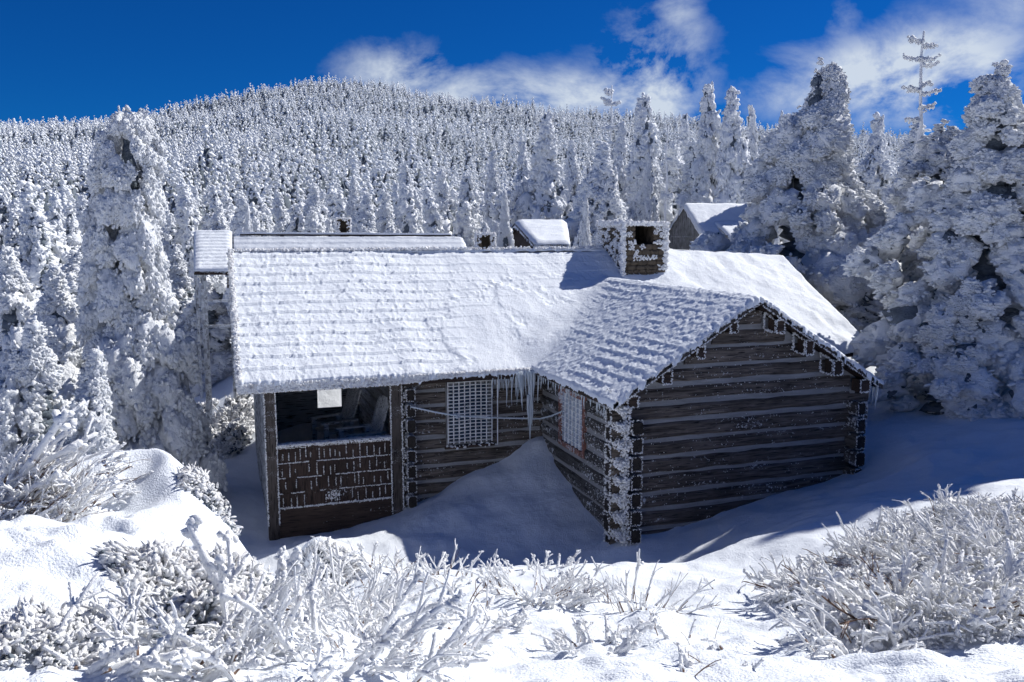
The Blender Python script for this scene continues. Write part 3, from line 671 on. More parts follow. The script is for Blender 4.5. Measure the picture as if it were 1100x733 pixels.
# chimney
cx0, cx1, cy0, cy1, cz1 = 8.32, 9.36, 16.80, 18.10, .10
hx0, hx1, hz0, hz1 = hit(683, 250, 1, cy0)[0], hit(702, 250, 1, cy0)[0], hit(690, 263, 1, cy0)[2], hit(690, 238, 1, cy0)[2]
core = MB(); i_ = .07
core.box((cx0+i_, cy0+i_, -1.9), (cx1-i_, cy1-i_, hz0)); core.box((cx0+i_, cy0+i_+.001, hz0), (hx0-.02, cy1-i_-.001, cz1-.05)); core.box((hx1+.02, cy0+i_+.001, hz0), (cx1-i_, cy1-i_-.001, cz1-.05))
core.box((hx0-.02, cy0+.7, hz0), (hx1+.02, cy1-i_-.002, cz1-.05), 1)  # near-black back face inside the chimney opening
chim = core.build('chimney', [M['stone'], M['flue_black']], cabin)
st = MB(); rs = MB()
def stones(axis, plane, a0, a1, z0, z1, sgn, rime):
    z = z0
    while z < z1-.03:
        h = rng.uniform(.07, .13); a = a0-rng.uniform(0, .08)
        while a < a1:
            w_ = rng.uniform(.10, .24); lo = max(a, a0); hi = min(a+w_, a1); a += w_
            if hi-lo < .03: continue
            if axis == 1 and sgn < 0 and hi > hx0+.01 and lo < hx1-.01 and z+h > hz0+.02 and z < hz1:
                if lo < hx0-.02: hi = hx0
                elif hi > hx1+.02: lo = hx1
                else: continue
                if hi-lo < .03: continue
            c = np.zeros(3); c[1-axis] = (lo+hi)/2; c[axis] = plane-sgn*.045; c[2] = z+h/2
            S = np.zeros(3); S[1-axis] = (hi-lo)/2*1.06; S[axis] = .055; S[2] = h/2*1.1
            V = ICO2[0]; V = np.sign(V)*np.abs(V)**.55; V = V*S*(1+rng.normal(0, .06, (len(V), 1)))+c; st.add(V, ICO2[1])
            if rng.random() < rime(((lo+hi)/2), z):
                n = rng.integers(10, 26); Cc = np.zeros((n, 3)); Cc[:, 1-axis] = rng.uniform(lo, hi, n); Cc[:, axis] = plane+sgn*rng.uniform(0, .03, n); Cc[:, 2] = rng.uniform(z, z+h, n)
                D = rng.normal(0, .5, (n, 3)); D[:, axis] += sgn; D[:, 0] -= .5; blobs(rs, Cc, D, rng.uniform(.012, .030, (n, 3)), ICO1)
        z += h
stones(1, cy0, cx0, cx1, -1.25, cz1-.02, -1, lambda a, z: (.85 if a > hx1-.02 and z > -.55 else (.45 if z > -.75 else .12)))
stones(0, cx0, cy0, cy1, -1.25, cz1-.02, -1, lambda a, z: .8)
stones(0, cx1, cy0, cy1, -1.25, cz1-.02, 1, lambda a, z: .8)
stones(1, cy1, cx0, cx1, -1.25, cz1-.02, 1, lambda a, z: .5)
frostline(rs, (cx0, cy0, -1.05), (cx0, cy0, cz1), .035, 260, .5, ICO1); frostline(rs, (cx1, cy0, -.9), (cx1, cy0, cz1), .035, 160, .6, ICO1)
st.build('stonework', M['stone'], chim, smooth=True)
frostline(rs, (cx0-.02, cy0-.02, cz1), (cx1+.02, cy0-.02, cz1), .03, 220, .5, ICO1); frostline(rs, (cx0-.02, cy0, cz1), (cx0-.02, cy1, cz1), .035, 220, .5, ICO1)
rs.build('rime', M['rime_fine'], chim)
mb = MB(); mb.box((cx0-.04, cy0-.03, cz1-.055), (cx1+.04, cy1+.04, cz1+.0)); cap = mb.build('cap', M['stone'], chim)
snow_sheet([(cx0-.05, cy0-.04, cz1-.01), (cx1+.05, cy0-.04, cz1-.01), (cx1+.05, cy1+.05, cz1-.01), (cx0-.05, cy1+.05, cz1-.01)], .04, .012, .04, 3).build('cap_snow', M['rime_fine'], cap, smooth=True)

# chairs stacked on the porch
def chair(name, origin, yaw, label):
    root = empty(name, origin, label, 'chair', 'wooden chairs stored on the porch'); c, s = math.cos(yaw), math.sin(yaw)
    Rm = np.array([[c, -s, 0], [s, c, 0], [0, 0, 1]])
    def bx(mb, lo, hi, tilt=0., piv=(0, 0, 0)):
        x0, y0, z0 = lo; x1, y1, z1 = hi
        v = np.array([(x0, y0, z0), (x1, y0, z0), (x1, y1, z0), (x0, y1, z0), (x0, y0, z1), (x1, y0, z1), (x1, y1, z1), (x0, y1, z1)], float)
        if tilt:
            ct, st_ = math.cos(tilt), math.sin(tilt); v = v-piv; v = v@np.array([[ct, 0, st_], [0, 1, 0], [-st_, 0, ct]]).T+piv
        mb.hexa(v@Rm.T+np.array(origin))
    mb = MB(); [bx(mb, (-.02, -.30+i*.0, .40+.0), (.52, .30, .43)) for i in (0,)]; mb.build('seat', M['chair'], root)
    mb = MB()
    for i in range(4): bx(mb, (.50, -.29+i*.155, .36), (.53, -.29+i*.155+.125, 1.30-.04*abs(i-1.5)), .30, (.5, 0, .4))
    mb.build('backrest', M['chair'], root)
    for yy in (-.33, .33):
        mb = MB(); bx(mb, (-.04, yy-.03, 0), (.05, yy+.03, .62)); mb.build('leg', M['chair'], root)
        mb = MB(); bx(mb, (.48, yy-.03, 0), (.56, yy+.03, .66)); mb.build('leg', M['chair'], root)
        mb = MB(); bx(mb, (-.10, yy-.06, .62), (.66, yy+.06, .65)); mb.build('armrest', M['chair'], root)
    return root
chair('wooden_chair', (2.15, 15.75, -4.4), .15, 'frosted wooden chair nearest the rail inside the dark porch')
chair('wooden_chair', (1.8, 16.9, -4.4), .25, 'wooden chair standing deeper in the porch behind another chair')
# stack under the chairs
tb = empty('wooden_table', (2.1, 16.4, -5.08), 'dark low wooden table in the porch under the stored chairs', 'table')
mb = MB(); mb.box((1.3, 15.25, -4.46), (3.0, 17.6, -4.41)); mb.build('tabletop', M['dark'], tb)
for x, y in ((1.35, 15.35), (2.9, 15.35), (1.35, 17.5), (2.9, 17.5)): mb = MB(); mb.box((x-.04, y-.04, -5.08), (x+.04, y+.04, -4.46)); mb.build('leg', M['dark'], tb)

# ------------------------------------------------------------------ the other buildings
def V3(px, d, z): p = at(px, 245, d); return np.array([p[0], p[1], z])
def wallq(mb, a, b, z0, z1, t=.06):
    a = np.array(a[:2]); b = np.array(b[:2]); d = (b-a)/np.linalg.norm(b-a); n = np.array([-d[1], d[0]])*t
    q = [(a[0], a[1]), (b[0], b[1]), tuple(b+n), tuple(a+n)]; mb.hexa([(x, y, z0) for x, y in q]+[(x, y, z1) for x, y in q])
def gable_house(name, A, B, length, z_e, z_r, z_g, label, cat, wall, over=.25, battens=True, rev=False, snow=(.03, .12), res=.12):
    """A,B: eave-level corners of the gable seen; ridge runs perpendicular from AB, away from the camera"""
    A = np.array(A[:2]); B = np.array(B[:2]); u = (B-A); Wd = np.linalg.norm(u); u = u/Wd; r = np.array([-u[1], u[0]])
    if r@((A+B)/2) < 0: r = -r
    if rev: pass
    mid = (A+B)/2; root = empty(name, (mid[0], mid[1], z_g), label, cat)
    mb = MB(); P = [A, B, B+r*length, A+r*length]
    for i in range(4):
        a, b = P[i], P[(i+1) % 4]; mb.add([(*a, z_g), (*b, z_g), (*b, z_e), (*a, z_e)], [(0, 1, 2, 3)])
    for off in (0, length):
        mb.add([(*(A+r*off), z_e), (*(B+r*off), z_e), (*(mid+r*off), z_r-.05)], [(0, 1, 2)])
    mb.build('wall', wall, root)
    if battens:
        mb = MB(); n = int(Wd/.22)
        for i in range(n+1):
            t = i/n; c = A+u*Wd*t-r*.012; zt = z_e+(z_r-.08-z_e)*(1-abs(2*t-1)); a = c-u*.03; b = c+u*.03
            wallq(mb, b, a, z_g, zt, .025)
        wallq(mb, B-r*.03, A-r*.03, z_e-.12, z_e-.02, .03)
        mb.build('battens', M['grey_board'], root)
    sl_ = (z_r-z_e)/(Wd/2); o = over; rb = MB(); quads = []
    for s in (-1, 1):
        e0 = mid+u*s*(Wd/2+o)-r*o; e1 = mid+u*s*(Wd/2+o)+r*(length+o); ze_ = z_e-sl_*o
        q = [(*e0, ze_), (*e1, ze_), (*(mid+r*(length+o)), z_r), (*(mid-r*o), z_r)]; quads.append(q); qq = np.array(q)-[0, 0, .02]
        rb.hexa(np.concatenate([qq-[0, 0, .08], qq]))
    rf = rb.build('roof', M['grey_board'], root)
    for i, q in enumerate(quads):
        snow_sheet(q, res, snow[0], snow[1], 60+i).build('roof_snow', M['snow'], rf, smooth=True)
    return root, rf, (A, B, mid, u, r, Wd, sl_)
# board-and-batten cabin with a lean-to
A = V3(717, 47.5, 0); B = V3(757.5, 43.6, 0)
hs, rf, (A, B, mid, u, r, Wd, sl_) = gable_house('board_cabin', A, B, 6.5, -.38, 1.15, -4.4, 'grey board-and-batten cabin with a steep snowy gable and an open lean-to, beyond the stone chimney', 'cabin', M['grey_board'], .15)
o = u if (B-A)@u > 0 else -u
b0 = B+r*.9; b1 = B+r*6.4; out = o*1.5; zt, zl = .25, -.78
q = [(*(b0+out), zl), (*(b1+out), zl), (*(b1-o*.8), zt), (*(b0-o*.8), zt)]
mb = MB(); mb.hexa(np.concatenate([np.array(q)-[0, 0, .07], np.array(q)-[0, 0, .01]])); lr = mb.build('lean_to_roof', M['grey_board'], hs)
snow_sheet(q, .1, .02, .10, 66).build('roof_snow', M['snow'], lr, smooth=True)
for c in (b0+out*.9, b0+out*.45, b1+out*.9): mb = MB(); wallq(mb, c, c+o*.12, -4.4, -.62, .12); mb.build('post', M['grey_board'], hs)
mb = MB(); wallq(mb, B+r*.9, B+r*.9+out*.42, -4.4, -.35, .05); mb.build('lean_to_wall', M['grey_board'], hs)
# low cabin with thick roof snow, between the two chimneys
def slope_house(name, e0, e1, r1, r0, z_e, z_r, z_g, label, cat, wall, snow=(.03, .14), course=0., res=.1):
    """front roof slope given by eave corners e0,e1 and ridge corners r0,r1 (plan)"""
    e0, e1, r0, r1 = [np.array(p[:2]) for p in (e0, e1, r0, r1)]; b0 = r0*2-e0; b1 = r1*2-e1
    root = empty(name, (*((e0+e1)/2), z_g), label, cat); i_ = .3; mb = MB()
    d = (r0-e0)/np.linalg.norm(r0-e0); x = (e1-e0)/np.linalg.norm(e1-e0)
    P = [e0+d*i_+x*i_, e1+d*i_-x*i_, b1-d*i_-x*i_, b0-d*i_+x*i_]; sl_ = (z_r-z_e)/np.linalg.norm(r0-e0); zw = z_e+sl_*i_-.1
    for i in range(4): mb.add([(*P[i], z_g), (*P[(i+1) % 4], z_g), (*P[(i+1) % 4], zw), (*P[i], zw)], [(0, 1, 2, 3)])
    mb.add([(*P[0], zw), (*P[3], zw), (*(r0+x*i_), z_r-.1)], [(0, 1, 2)]); mb.add([(*P[1], zw), (*P[2], zw), (*(r1-x*i_), z_r-.1)], [(0, 1, 2)])
    mb.build('wall', wall, root); mb = MB()
    q1 = [(*e0, z_e), (*e1, z_e), (*r1, z_r), (*r0, z_r)]; q2 = [(*b1, z_e), (*b0, z_e), (*r0, z_r), (*r1, z_r)]
    for q in (q1, q2): mb.hexa(np.concatenate([np.array(q)-[0, 0, .1], np.array(q)-[0, 0, .01]]))
    rf = mb.build('roof', M['brown'], root)
    for i, q in enumerate((q1, q2)): snow_sheet(q, res if i == 0 else .3, *snow, 70+i, course=course).build('roof_snow', M['snow'], rf, smooth=True)
    return root, rf
slope_house('snowy_cabin', V3(574, 33, 0), V3(613, 33.5, 0), V3(609, 37.5, 0), V3(553, 37.3, 0), -.62, .22, -4.4, 'small dark cabin with a thick smooth snow roof, left of the stone chimney', 'cabin', M['brown'])
# long cabin right behind the main roof
root, rf = slope_house('long_cabin', V3(252, 24.2, 0), V3(530, 22.6, 0), V3(497, 25.8, 0), V3(246, 27.2, 0), -1.9, -.33, -4.6, 'long cabin with a white shingle roof just behind the main roof', 'cabin', M['brown'], (.012, .05), .3, .05)
a, b = V3(258, 27.2, -.2), V3(484, 25.9, -.2); mb = MB(); n = 40; t = np.linspace(0, 1, n)
mb.tube(a+(b-a)*t[:, None]+np.stack([t*0, t*0, -.03*t], 1), .032, 6); mb.build('ridge_log', M['brown'], rf)
mb = MB(); mb.tube(a+(b-a)*t[:, None]+[0, 0, .045]+np.stack([t*0, t*0, -.03*t+fbm(np.stack([t*20, t, t], -1), 2)*.008], 1), .035, 6); mb.build('ridge_snow', M['snow'], rf, smooth=True)
def stone_chimney(name, px0, px1, d, ztop, zb, label, hole=True):
    a = V3(px0, d, 0); b = V3(px1, d, 0); u = b-a; W = np.linalg.norm(u); u /= W; v = np.array([-u[1], u[0], 0]); root = empty(name, (*(a+b)[:2]/2, zb), label, 'chimney')
    def place(P): return a*[1, 1, 0]+P[:, :1]*u+P[:, 1:2]*v+P[:, 2:]*[0, 0, 1]
    mb = MB(); e = .06
    for lo, hi in (((0, 0, zb), (W, W, ztop-.42)), ((0, 0, ztop-.42), (W*.28, W, ztop)), ((W*.72, 0, ztop-.42), (W, W, ztop)), ((W*.28, W*.6, ztop-.42), (W*.72, W, ztop)), ((-.02, -.02, ztop), (W+.02, W+.02, ztop+.05))):
        x0, y0, z0 = lo; x1, y1, z1 = hi
        mb.hexa(place(np.array([(x0, y0, z0), (x1, y0, z0), (x1, y1, z0), (x0, y1, z0), (x0, y0, z1), (x1, y0, z1), (x1, y1, z1), (x0, y1, z1)])))
    mb.build('stonework', M['stone'], root); rs = MB(); n = 1500
    P = np.stack([rng.uniform(-.02, W+.02, n), rng.uniform(-.03, W, n), rng.uniform(zb, ztop+.06, n)], 1); m = rng.random(n)
    P[m < .35, 0] = -.02; P[(m >= .35) & (m < .5), 0] = W+.02; P[(m >= .5) & (m < .75), 2] = ztop+.06; f_ = m >= .75; P[f_, 1] = -.02
    k = ~(f_ & (P[:, 0] > W*.22) & (P[:, 0] < W*.78) & (P[:, 2] < ztop-.02)); P = P[k]
    blobs(rs, place(P), rng.normal(size=P.shape), rng.uniform(.02, .05, P.shape), ICO1); rs.build('rime', M['rime_fine'], root)
stone_chimney('stone_chimney', 512, 531, 24.5, -.22, -1.6, 'small dark stone chimney with a rimed rim, right end of the long cabin roof')
stone_chimney('stone_chimney', 362, 376, 32, .28, -3.0, 'narrow rime-covered stone chimney rising behind the long cabin ridge')
# little shelter roof on posts, left
e0, e1, r1, r0 = V3(206, 21.4, -1.0), V3(247, 21.2, -1.0), V3(249, 23.6, -.12), V3(208, 23.8, -.12)
sh_ = empty('shelter', (*((e0+r1)/2)[:2], -4.6), 'small shed-roofed shelter on thin white posts, left of the main roof', 'shelter')
q = np.array([e0, e1, r1, r0]); mb = MB(); mb.hexa(np.concatenate([q-[0, 0, .09], q-[0, 0, .01]])); rf = mb.build('roof', M['brown'], sh_)
snow_sheet(q, .03, .01, .05, 91, course=.22).build('roof_snow', M['snow'], rf, smooth=True)
for p in (e0*.8+e1*.2+(r0-e0)*.05, e0*.73+e1*.27+(r0-e0)*.25, e0*.05+e1*.95+(r0-e0)*.05, r0, r1):
    mb = MB(); x, y = p[:2]; mb.box((x-.035, y-.035, -4.9), (x+.035, y+.035, p[2]-.08)); mb.build('post', M['sideboard'], sh_)
mb = MB(); a = e0*.8+e1*.2; b = e0*.05+e1*.95; a = a+(r0-e0)*.05; b = b+(r0-e0)*.05
wallq(mb, a, b, -1.75, -1.69, .05); wallq(mb, a, b, -2.35, -2.29, .05)
mb.build('railing', M['sideboard'], sh_)
# roof end glimpsed behind the right-hand spruces
slope_house('hidden_cabin', V3(958, 44, 0), V3(1010, 44, 0), V3(1000, 49, 0), V3(952, 49, 0), .9, 2.0, -3.6, 'snow roof of a cabin glimpsed between the big spruces on the right', 'cabin', M['grey_board'])

# ------------------------------------------------------------------ trees
def lobe_tree(seed, H, Rb, nl, nt, lr, ts, top=.08, power=.9, fat=.0, tpl=None, irr=.35, core=None, dk=1.):
    """spruce plastered with rime: hanging puffs (lobes) each covered in small tufts, gaps between them showing the dark inside"""
    global rng
    keep = rng; rng = np.random.default_rng(seed); mb = MB(); tpl = tpl or ICO1
    t = np.clip((np.arange(nl)+rng.uniform(0, 1, nl))/nl, 0, .985)**.92; a = np.arange(nl)*2.39996+rng.normal(0, .5, nl)
    prof = (1-t)**power*(1-top)+top
    if fat: prof = np.maximum(prof, fat*np.sqrt(np.clip((1-t)/.07, .1, 1)))
    side = np.stack([np.cos(a)*1.1, np.sin(a)*1.1, t*4+seed], -1)
    rad = Rb*prof*(1+irr*fbm(side, 3, seed)*1.5)*rng.uniform(.72, 1.12, nl)
    L = lr*(.42+.85*(1-t))*rng.uniform(.6, 1.35, nl); L = np.minimum(L, Rb*prof*1.1+lr*.2)
    rc = np.maximum(rad-L*.75, 0); z = t*H*.96+rng.normal(0, .02*H, nl)+.3*L; z = np.maximum(z, L*.6)
    c = np.stack([np.cos(a)*rc, np.sin(a)*rc, z], 1)
    c[:, :2] += np.stack([fbm(np.stack([t*3, t*0+seed, t*0], -1), 2, 5), fbm(np.stack([t*3, t*0+seed+9, t*0], -1), 2, 6)], 1)*Rb*.10
    # tufts over every lobe
    li = np.repeat(np.arange(nl), nt); n = len(li)
    u = rng.normal(0, 1, (n, 3)); u /= np.linalg.norm(u, axis=1)[:, None]; outw = np.stack([np.cos(a), np.sin(a), np.zeros(nl)], 1)[li]
    flip = (u*outw).sum(1) < -.35; u[flip] *= -1
    q = L[li][:, None]; ell = np.array([1., 1., 1.15]); P = c[li]+u*q*ell*(1+.38*fbm(c[li]*2+u*2.3, 3, seed+1)[:, None])*rng.uniform(.72, .95, (n, 1))
    P += outw*q*.25*(1-u[:, 2:3])*.6; P[:, 2] -= (q[:, 0]*.35*(u*outw).sum(1).clip(0, 1))
    P[:, 2] = np.maximum(P[:, 2], -.15)
    bt_ = core or ICO2; bu, bf = bt_; bu = bu/np.linalg.norm(bu, axis=1)[:, None]; nbv = len(bu)
    l2 = np.repeat(np.arange(nl), nbv); bu = np.tile(bu, (nl, 1)); o2 = np.stack([np.cos(a), np.sin(a), np.zeros(nl)], 1)[l2]; q2 = L[l2][:, None]
    dn = 1+.38*fbm(c[l2]*2+bu*2.3, 3, seed+1)+.20*fbm(c[l2]*3+bu*5.5, 3, seed+2, .6); Pb = c[l2]+bu*q2*ell*.86*dn[:, None]+o2*q2*.25*(1-bu[:, 2:3])*.6; Pb[:, 2] -= q2[:, 0]*.35*(bu*o2).sum(1).clip(0, 1); Pb[:, 2] = np.maximum(Pb[:, 2], -.2)
    mb.add(Pb, (bf[None]+(np.arange(nl)*nbv)[:, None, None]).reshape(-1, 3), 0)
    D = u*.8+outw*.35+np.array([-.25, -.15, -.25])+rng.normal(0, .35, (n, 3))
    S = ts*(.65+.5*(1-t[li]))*rng.uniform(.55, 1.45, n); blobs(mb, P, D, np.stack([S*1.45, S*.75, S*.7], 1), tpl, 0, .2)
    blobs(mb, c, np.tile([[0, 0, 1.]], (nl, 1)), np.stack([L*.84, L*.68, L*.68], 1)*rng.uniform(.7, 1.2, (nl, 1))*dk, tpl, 1, .25)  # needle cores, enlarged to deepen the painted shade between puffs
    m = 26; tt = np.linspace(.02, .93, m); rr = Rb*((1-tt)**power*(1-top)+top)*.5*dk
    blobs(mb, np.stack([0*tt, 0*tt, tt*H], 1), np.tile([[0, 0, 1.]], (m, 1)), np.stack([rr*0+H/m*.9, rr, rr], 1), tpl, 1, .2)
    n = 14; zt = H*rng.uniform(.93, 1.01, n); P = np.stack([rng.normal(0, ts*1.1, n), rng.normal(0, ts*1.1, n), zt], 1); blobs(mb, P, rng.normal(0, 1, (n, 3))+[0, 0, .6], ts*rng.uniform(.6, 1.4, (n, 3)), tpl, 0, .2)
    rng = keep
    me = mb.mesh('crown', [M['rime'], M['needle']], True)
    tb = MB(); tb.tube([(0, 0, -.8), (.02, 0, H*.3), (-.02, .02, H*.7), (0, 0, H*.97)], [.028*H, .022*H, .012*H, .004*H], 8); tm = tb.mesh('trunk', M['bark'], True)
    return me, tm, H
def place_tree(kind, x, y, H, label, group, rz=0., sx=1., z=None, lean=(0, 0), name='spruce_tree'):
    cm, tm, H0 = kind; z = gnd(x, y)-.15 if z is None else z; s = H/H0
    e = bpy.data.objects.new(name, None); COL.objects.link(e); e.location = (x, y, z); e.rotation_euler = (lean[0], lean[1], rz); e.scale = (s*sx, s*sx, s); e.empty_display_size = .3
    props(e, label, 'tree', group)
    for nm, m in (('crown', cm), ('trunk', tm)):
        o = bpy.data.objects.new(nm, m); COL.objects.link(o); o.parent = e
    return e
def K(*a, **k): m = tree_mesh(*a, **k); return (m[0], m[1], a[1])
hero_col = lobe_tree(17, 7.6, 1.75, 260, 85, .36, .055, top=.26, power=.95, fat=.52, irr=.08, core=ICO3, dk=.6)
hero_big = lobe_tree(12, 9.0, 3.2, 250, 120, .50, .064, top=.07, power=1.05, fat=.10, irr=.38, core=ICO3, dk=.85)
hero_r = lobe_tree(13, 9.0, 2.2, 260, 85, .42, .060, top=.10, power=.85, fat=.15, irr=.40, core=ICO3)
hero_s = lobe_tree(14, 4.5, 1.5, 110, 75, .34, .055, top=.08, power=.95, irr=.45, core=ICO3)
mids = [lobe_tree(20+i, 8., rb, nl, 36, .50, .115, top=tp, power=pw, irr=ir) for i, (rb, nl, tp, pw, ir) in enumerate(((2.2, 120, .06, 1., .4), (1.5, 105, .1, .85, .35), (1.9, 115, .06, .9, .5), (2.6, 130, .05, 1.1, .4), (1.2, 95, .16, .7, .35)))]
smalls = [lobe_tree(30+i, 6., rb, nl, 13, .42, .12, top=tp, power=pw, irr=.4) for i, (rb, nl, tp, pw) in enumerate(((1.3, 50, .10, .9), (1.0, 44, .14, .8), (1.6, 54, .08, 1.), (1.15, 48, .2, .7), (.85, 40, .2, .8), (1.8, 58, .06, 1.1)))]
occupied = []
def hero(kind, px, ytop, d, label, wpx=None, rz=0., lean=(0, 0), group=None):
    p = at(px, ytop, d); x, y = p[0], p[1]; zg = gnd(x, y)-.15; H = p[2]-zg; occupied.append((x, y, 1.4+.02*d))
    e = place_tree(kind, x, y, H/1.02, label, group, rz, 1., zg, lean)
    if wpx:
        base_r = {id(hero_col): 1.75, id(hero_big): 3.2, id(hero_r): 2.2, id(hero_s): 1.5}.get(id(kind))
        if base_r is None: base_r = [2.2, 1.5, 1.9, 2.6, 1.2][[id(k) for k in mids].index(id(kind))]
        e.scale[0] = e.scale[1] = (wpx/2/928*d)/base_r
    return e
hero(hero_col, 135, 106, 17.0, 'tall blunt column of rime-caked spruce on the left, its thick white top against the sky', 132, 0.3)
hero(hero_s, 62, 290, 19, 'broad snowy spruce just left of the tall rime-caked column', 150, 1.)
hero(hero_s, 12, 268, 22, 'snowy spruce at the left edge of the photo, lit at the top', 130, 2.)
hero(hero_s, 222, 300, 25.5, 'small feathery spruce between the tall left column and the shelter posts', 100, 3.)
hero(hero_s, 32, 345, 15, 'low dark-shadowed spruce at the left edge in front of taller ones', 150, 4.)
hero(hero_s, 98, 378, 14.0, 'low shaded spruce at the foot of the tall left column', 130, 5.2)
hero(mids[0], 190, 262, 31, 'spruce rising behind the right shoulder of the tall left column', 90, 1.5)
hero(mids[2], 82, 268, 36, 'spruce standing behind the left shoulder of the tall left column', 90, 2.5)
hero(hero_s, 266, 222, 25.6+3.5, 'thin little spruce poking up behind the left end of the main roof', 34, .4)
hero(mids[3], 437, 172, 58, 'broad cone-shaped spruce in mid distance above the long cabin roof', 66, .2)
hero(hero_s, 543, 206, 28.2, 'small snowy spruce standing right of the little dark chimney', 46, 2.2)
hero(mids[0], 590, 121, 46, 'tall white spruce above the thick-snowed small cabin', 92, 1.1)
hero(mids[3], 645, 150, 42, 'wide pyramid spruce directly behind the big chimney', 120, 3.1)
hero(hero_s, 628, 214, 23.5, 'small bushy spruce touching the left side of the big stone chimney', 48, 3.9)
hero(mids[1], 694, 100, 58, 'tall pointed spruce on the skyline right of the dead snag', 62, .5)
hero(mids[2], 722, 150, 60, 'snowy spruce behind the board-and-batten cabin', 80, 4.5)
hero(mids[1], 762, 88, 52, 'left one of a close pair of tall spruces on the skyline', 52, 5.5)
hero(mids[4], 787, 92, 50, 'right one of a close pair of tall spruces on the skyline', 44, 2.9)
hero(hero_r, 836, 138, 33, 'shaggy spruce between the board-and-batten cabin and the biggest spruce', 64, 1.9)
hero(hero_big, 880, 62, 25.5, 'biggest spruce, a huge pale cone with a knobby bent top behind the gable', 235, .8, lean=(0, -.02))
hero(hero_s, 927, 290, 23.0, 'low rounded snowy spruce beside the right end of the main roof', 90, 2.7)
hero(mids[2], 945, 120, 46, 'spruce on the skyline just right of the biggest spruce', 70, 2.2)
hero(hero_r, 1012, 128, 26., 'tall shaggy spruce left of the spruce at the right edge', 165, 4.1, lean=(0, .02))
hero(hero_r, 1074, 62, 19.2, 'towering rime-coated spruce near the right edge of the photo', 215, .2)
hero(hero_s, 1040, 300, 17.6, 'drooping spruce skirt at the foot of the right-hand spruces', 130, 3.3)
hero(hero_r, 1146, 85, 20, 'spruce cut off by the right edge of the photo', 190, 5.)
hero(mids[1], 845, 120, 48, 'slim spruce on the skyline behind the left flank of the biggest spruce', 50, 1.3)
hero(mids[4], 985, 130, 40, 'slim spruce at the foot of the dead tree with bare branches', 60, .3)
gm = 'larger spruces standing out of the near forest'
for i, (px, py, d, wd, kk) in enumerate(((302, 206, 52, 60, 0), (338, 196, 56, 52, 2), (380, 188, 62, 50, 3), (412, 204, 54, 54, 0), (474, 180, 60, 58, 2), (503, 186, 52, 50, 1), (531, 160, 62, 54, 3), (562, 146, 60, 50, 2), (613, 150, 57, 58, 0), (632, 172, 47, 60, 3), (668, 128, 62, 56, 2), (735, 122, 62, 54, 0), (235, 216, 52, 54, 2), (806, 112, 56, 58, 3), (746, 150, 55, 60, 1), (700, 160, 56, 50, 3))):
    hero(mids[kk], px, py, d, 'wide snow-laden spruce standing a little taller than the dense forest behind the cabins', wd, i*1.3, group=gm)
# unseen tree beyond the right edge that throws the long shade on the snow
for x, y, H, l in ((16.9, 11.3, 9.2, 'spruce just outside the right edge, nearest the drifted slope'), (19.6, 11.0, 11.4, 'second spruce outside the right edge, behind the nearest one'), (18.3, 12.2, 10.4, 'spruce outside the right edge, between its two nearest neighbours'), (18.6, 14.0, 8.6, 'spruce outside the right edge, close to the right-hand group'),
                   (22.8, 12.2, 12., 'tallest spruce outside the right edge'), (23.4, 16.0, 10., 'farthest spruce of the row outside the right edge')):
    place_tree(hero_r, x, y, H, l, None, .9); occupied.append((x, y, 3))
# dead snags
def snag(px, ytop, d, label, lv, span, seed, spiky=False):
    p = at(px, ytop, d); zg = gnd(p[0], p[1])-.1; H = p[2]-zg; root = empty('dead_tree', (p[0], p[1], zg), label, 'tree'); r_ = np.random.default_rng(seed)
    mb = MB(); z = np.linspace(0, H, 14); P = np.stack([p[0]+r_.normal(0, .03, 14), p[1]+r_.normal(0, .03, 14), zg+z], 1); mb.tube(P, np.linspace(.011*H, .035, 14), 7); mb.build('trunk', M['stalk'], root, smooth=True)
    mb = MB()
    for f in lv:
        for sgn in (-1, 1):
            for q in range(r_.integers(0, 3)):
                a = r_.uniform(-.5, .5)+(0 if sgn > 0 else math.pi)-YAW+r_.uniform(-.4, .4)*q; L = span*r_.uniform(.5, 1.)*(1.15-f*.75); n = 7; t = np.linspace(0, 1, n)
                c = np.array([p[0], p[1], zg+H*(f+r_.uniform(-.012, .012))]); Q = c+np.stack([np.cos(a)*t*L, np.sin(a)*t*L, (-.12*t+.30*t**2)*L+r_.normal(0, .02*L, n)], 1)
                mb.tube(Q, np.linspace(.05, .025, n)*(1+r_.random(n)*.5)*d/31, 5)
                nb = 22; tt = r_.random(nb); Cc = c+np.stack([np.cos(a)*tt*L, np.sin(a)*tt*L, (-.12*tt+.3*tt**2)*L-.02], 1)+r_.normal(0, .04, (nb, 3)); Sx = r_.uniform(.025, .075, (nb, 3))*d/31; blobs(mb, Cc, r_.normal(size=(nb, 3)), Sx, ICO1)
    mb.build('branch', M['rime'], root, smooth=True)
snag(993, 34, 31, 'dead tree with bare rimed branches standing above the right-hand spruces', (.70, .75, .80, .84, .88, .915, .95, .98), 1.35, 3)
snag(657, 92, 62, 'slim dead tree with short rimed branches on the skyline behind the chimney', (.5, .58, .66, .73, .8, .86, .92, .97), 1.7, 4)
snag(717, 135, 47, 'bare pole of a dead tree beside the board-and-batten cabin', (.6, .8), .5, 5)

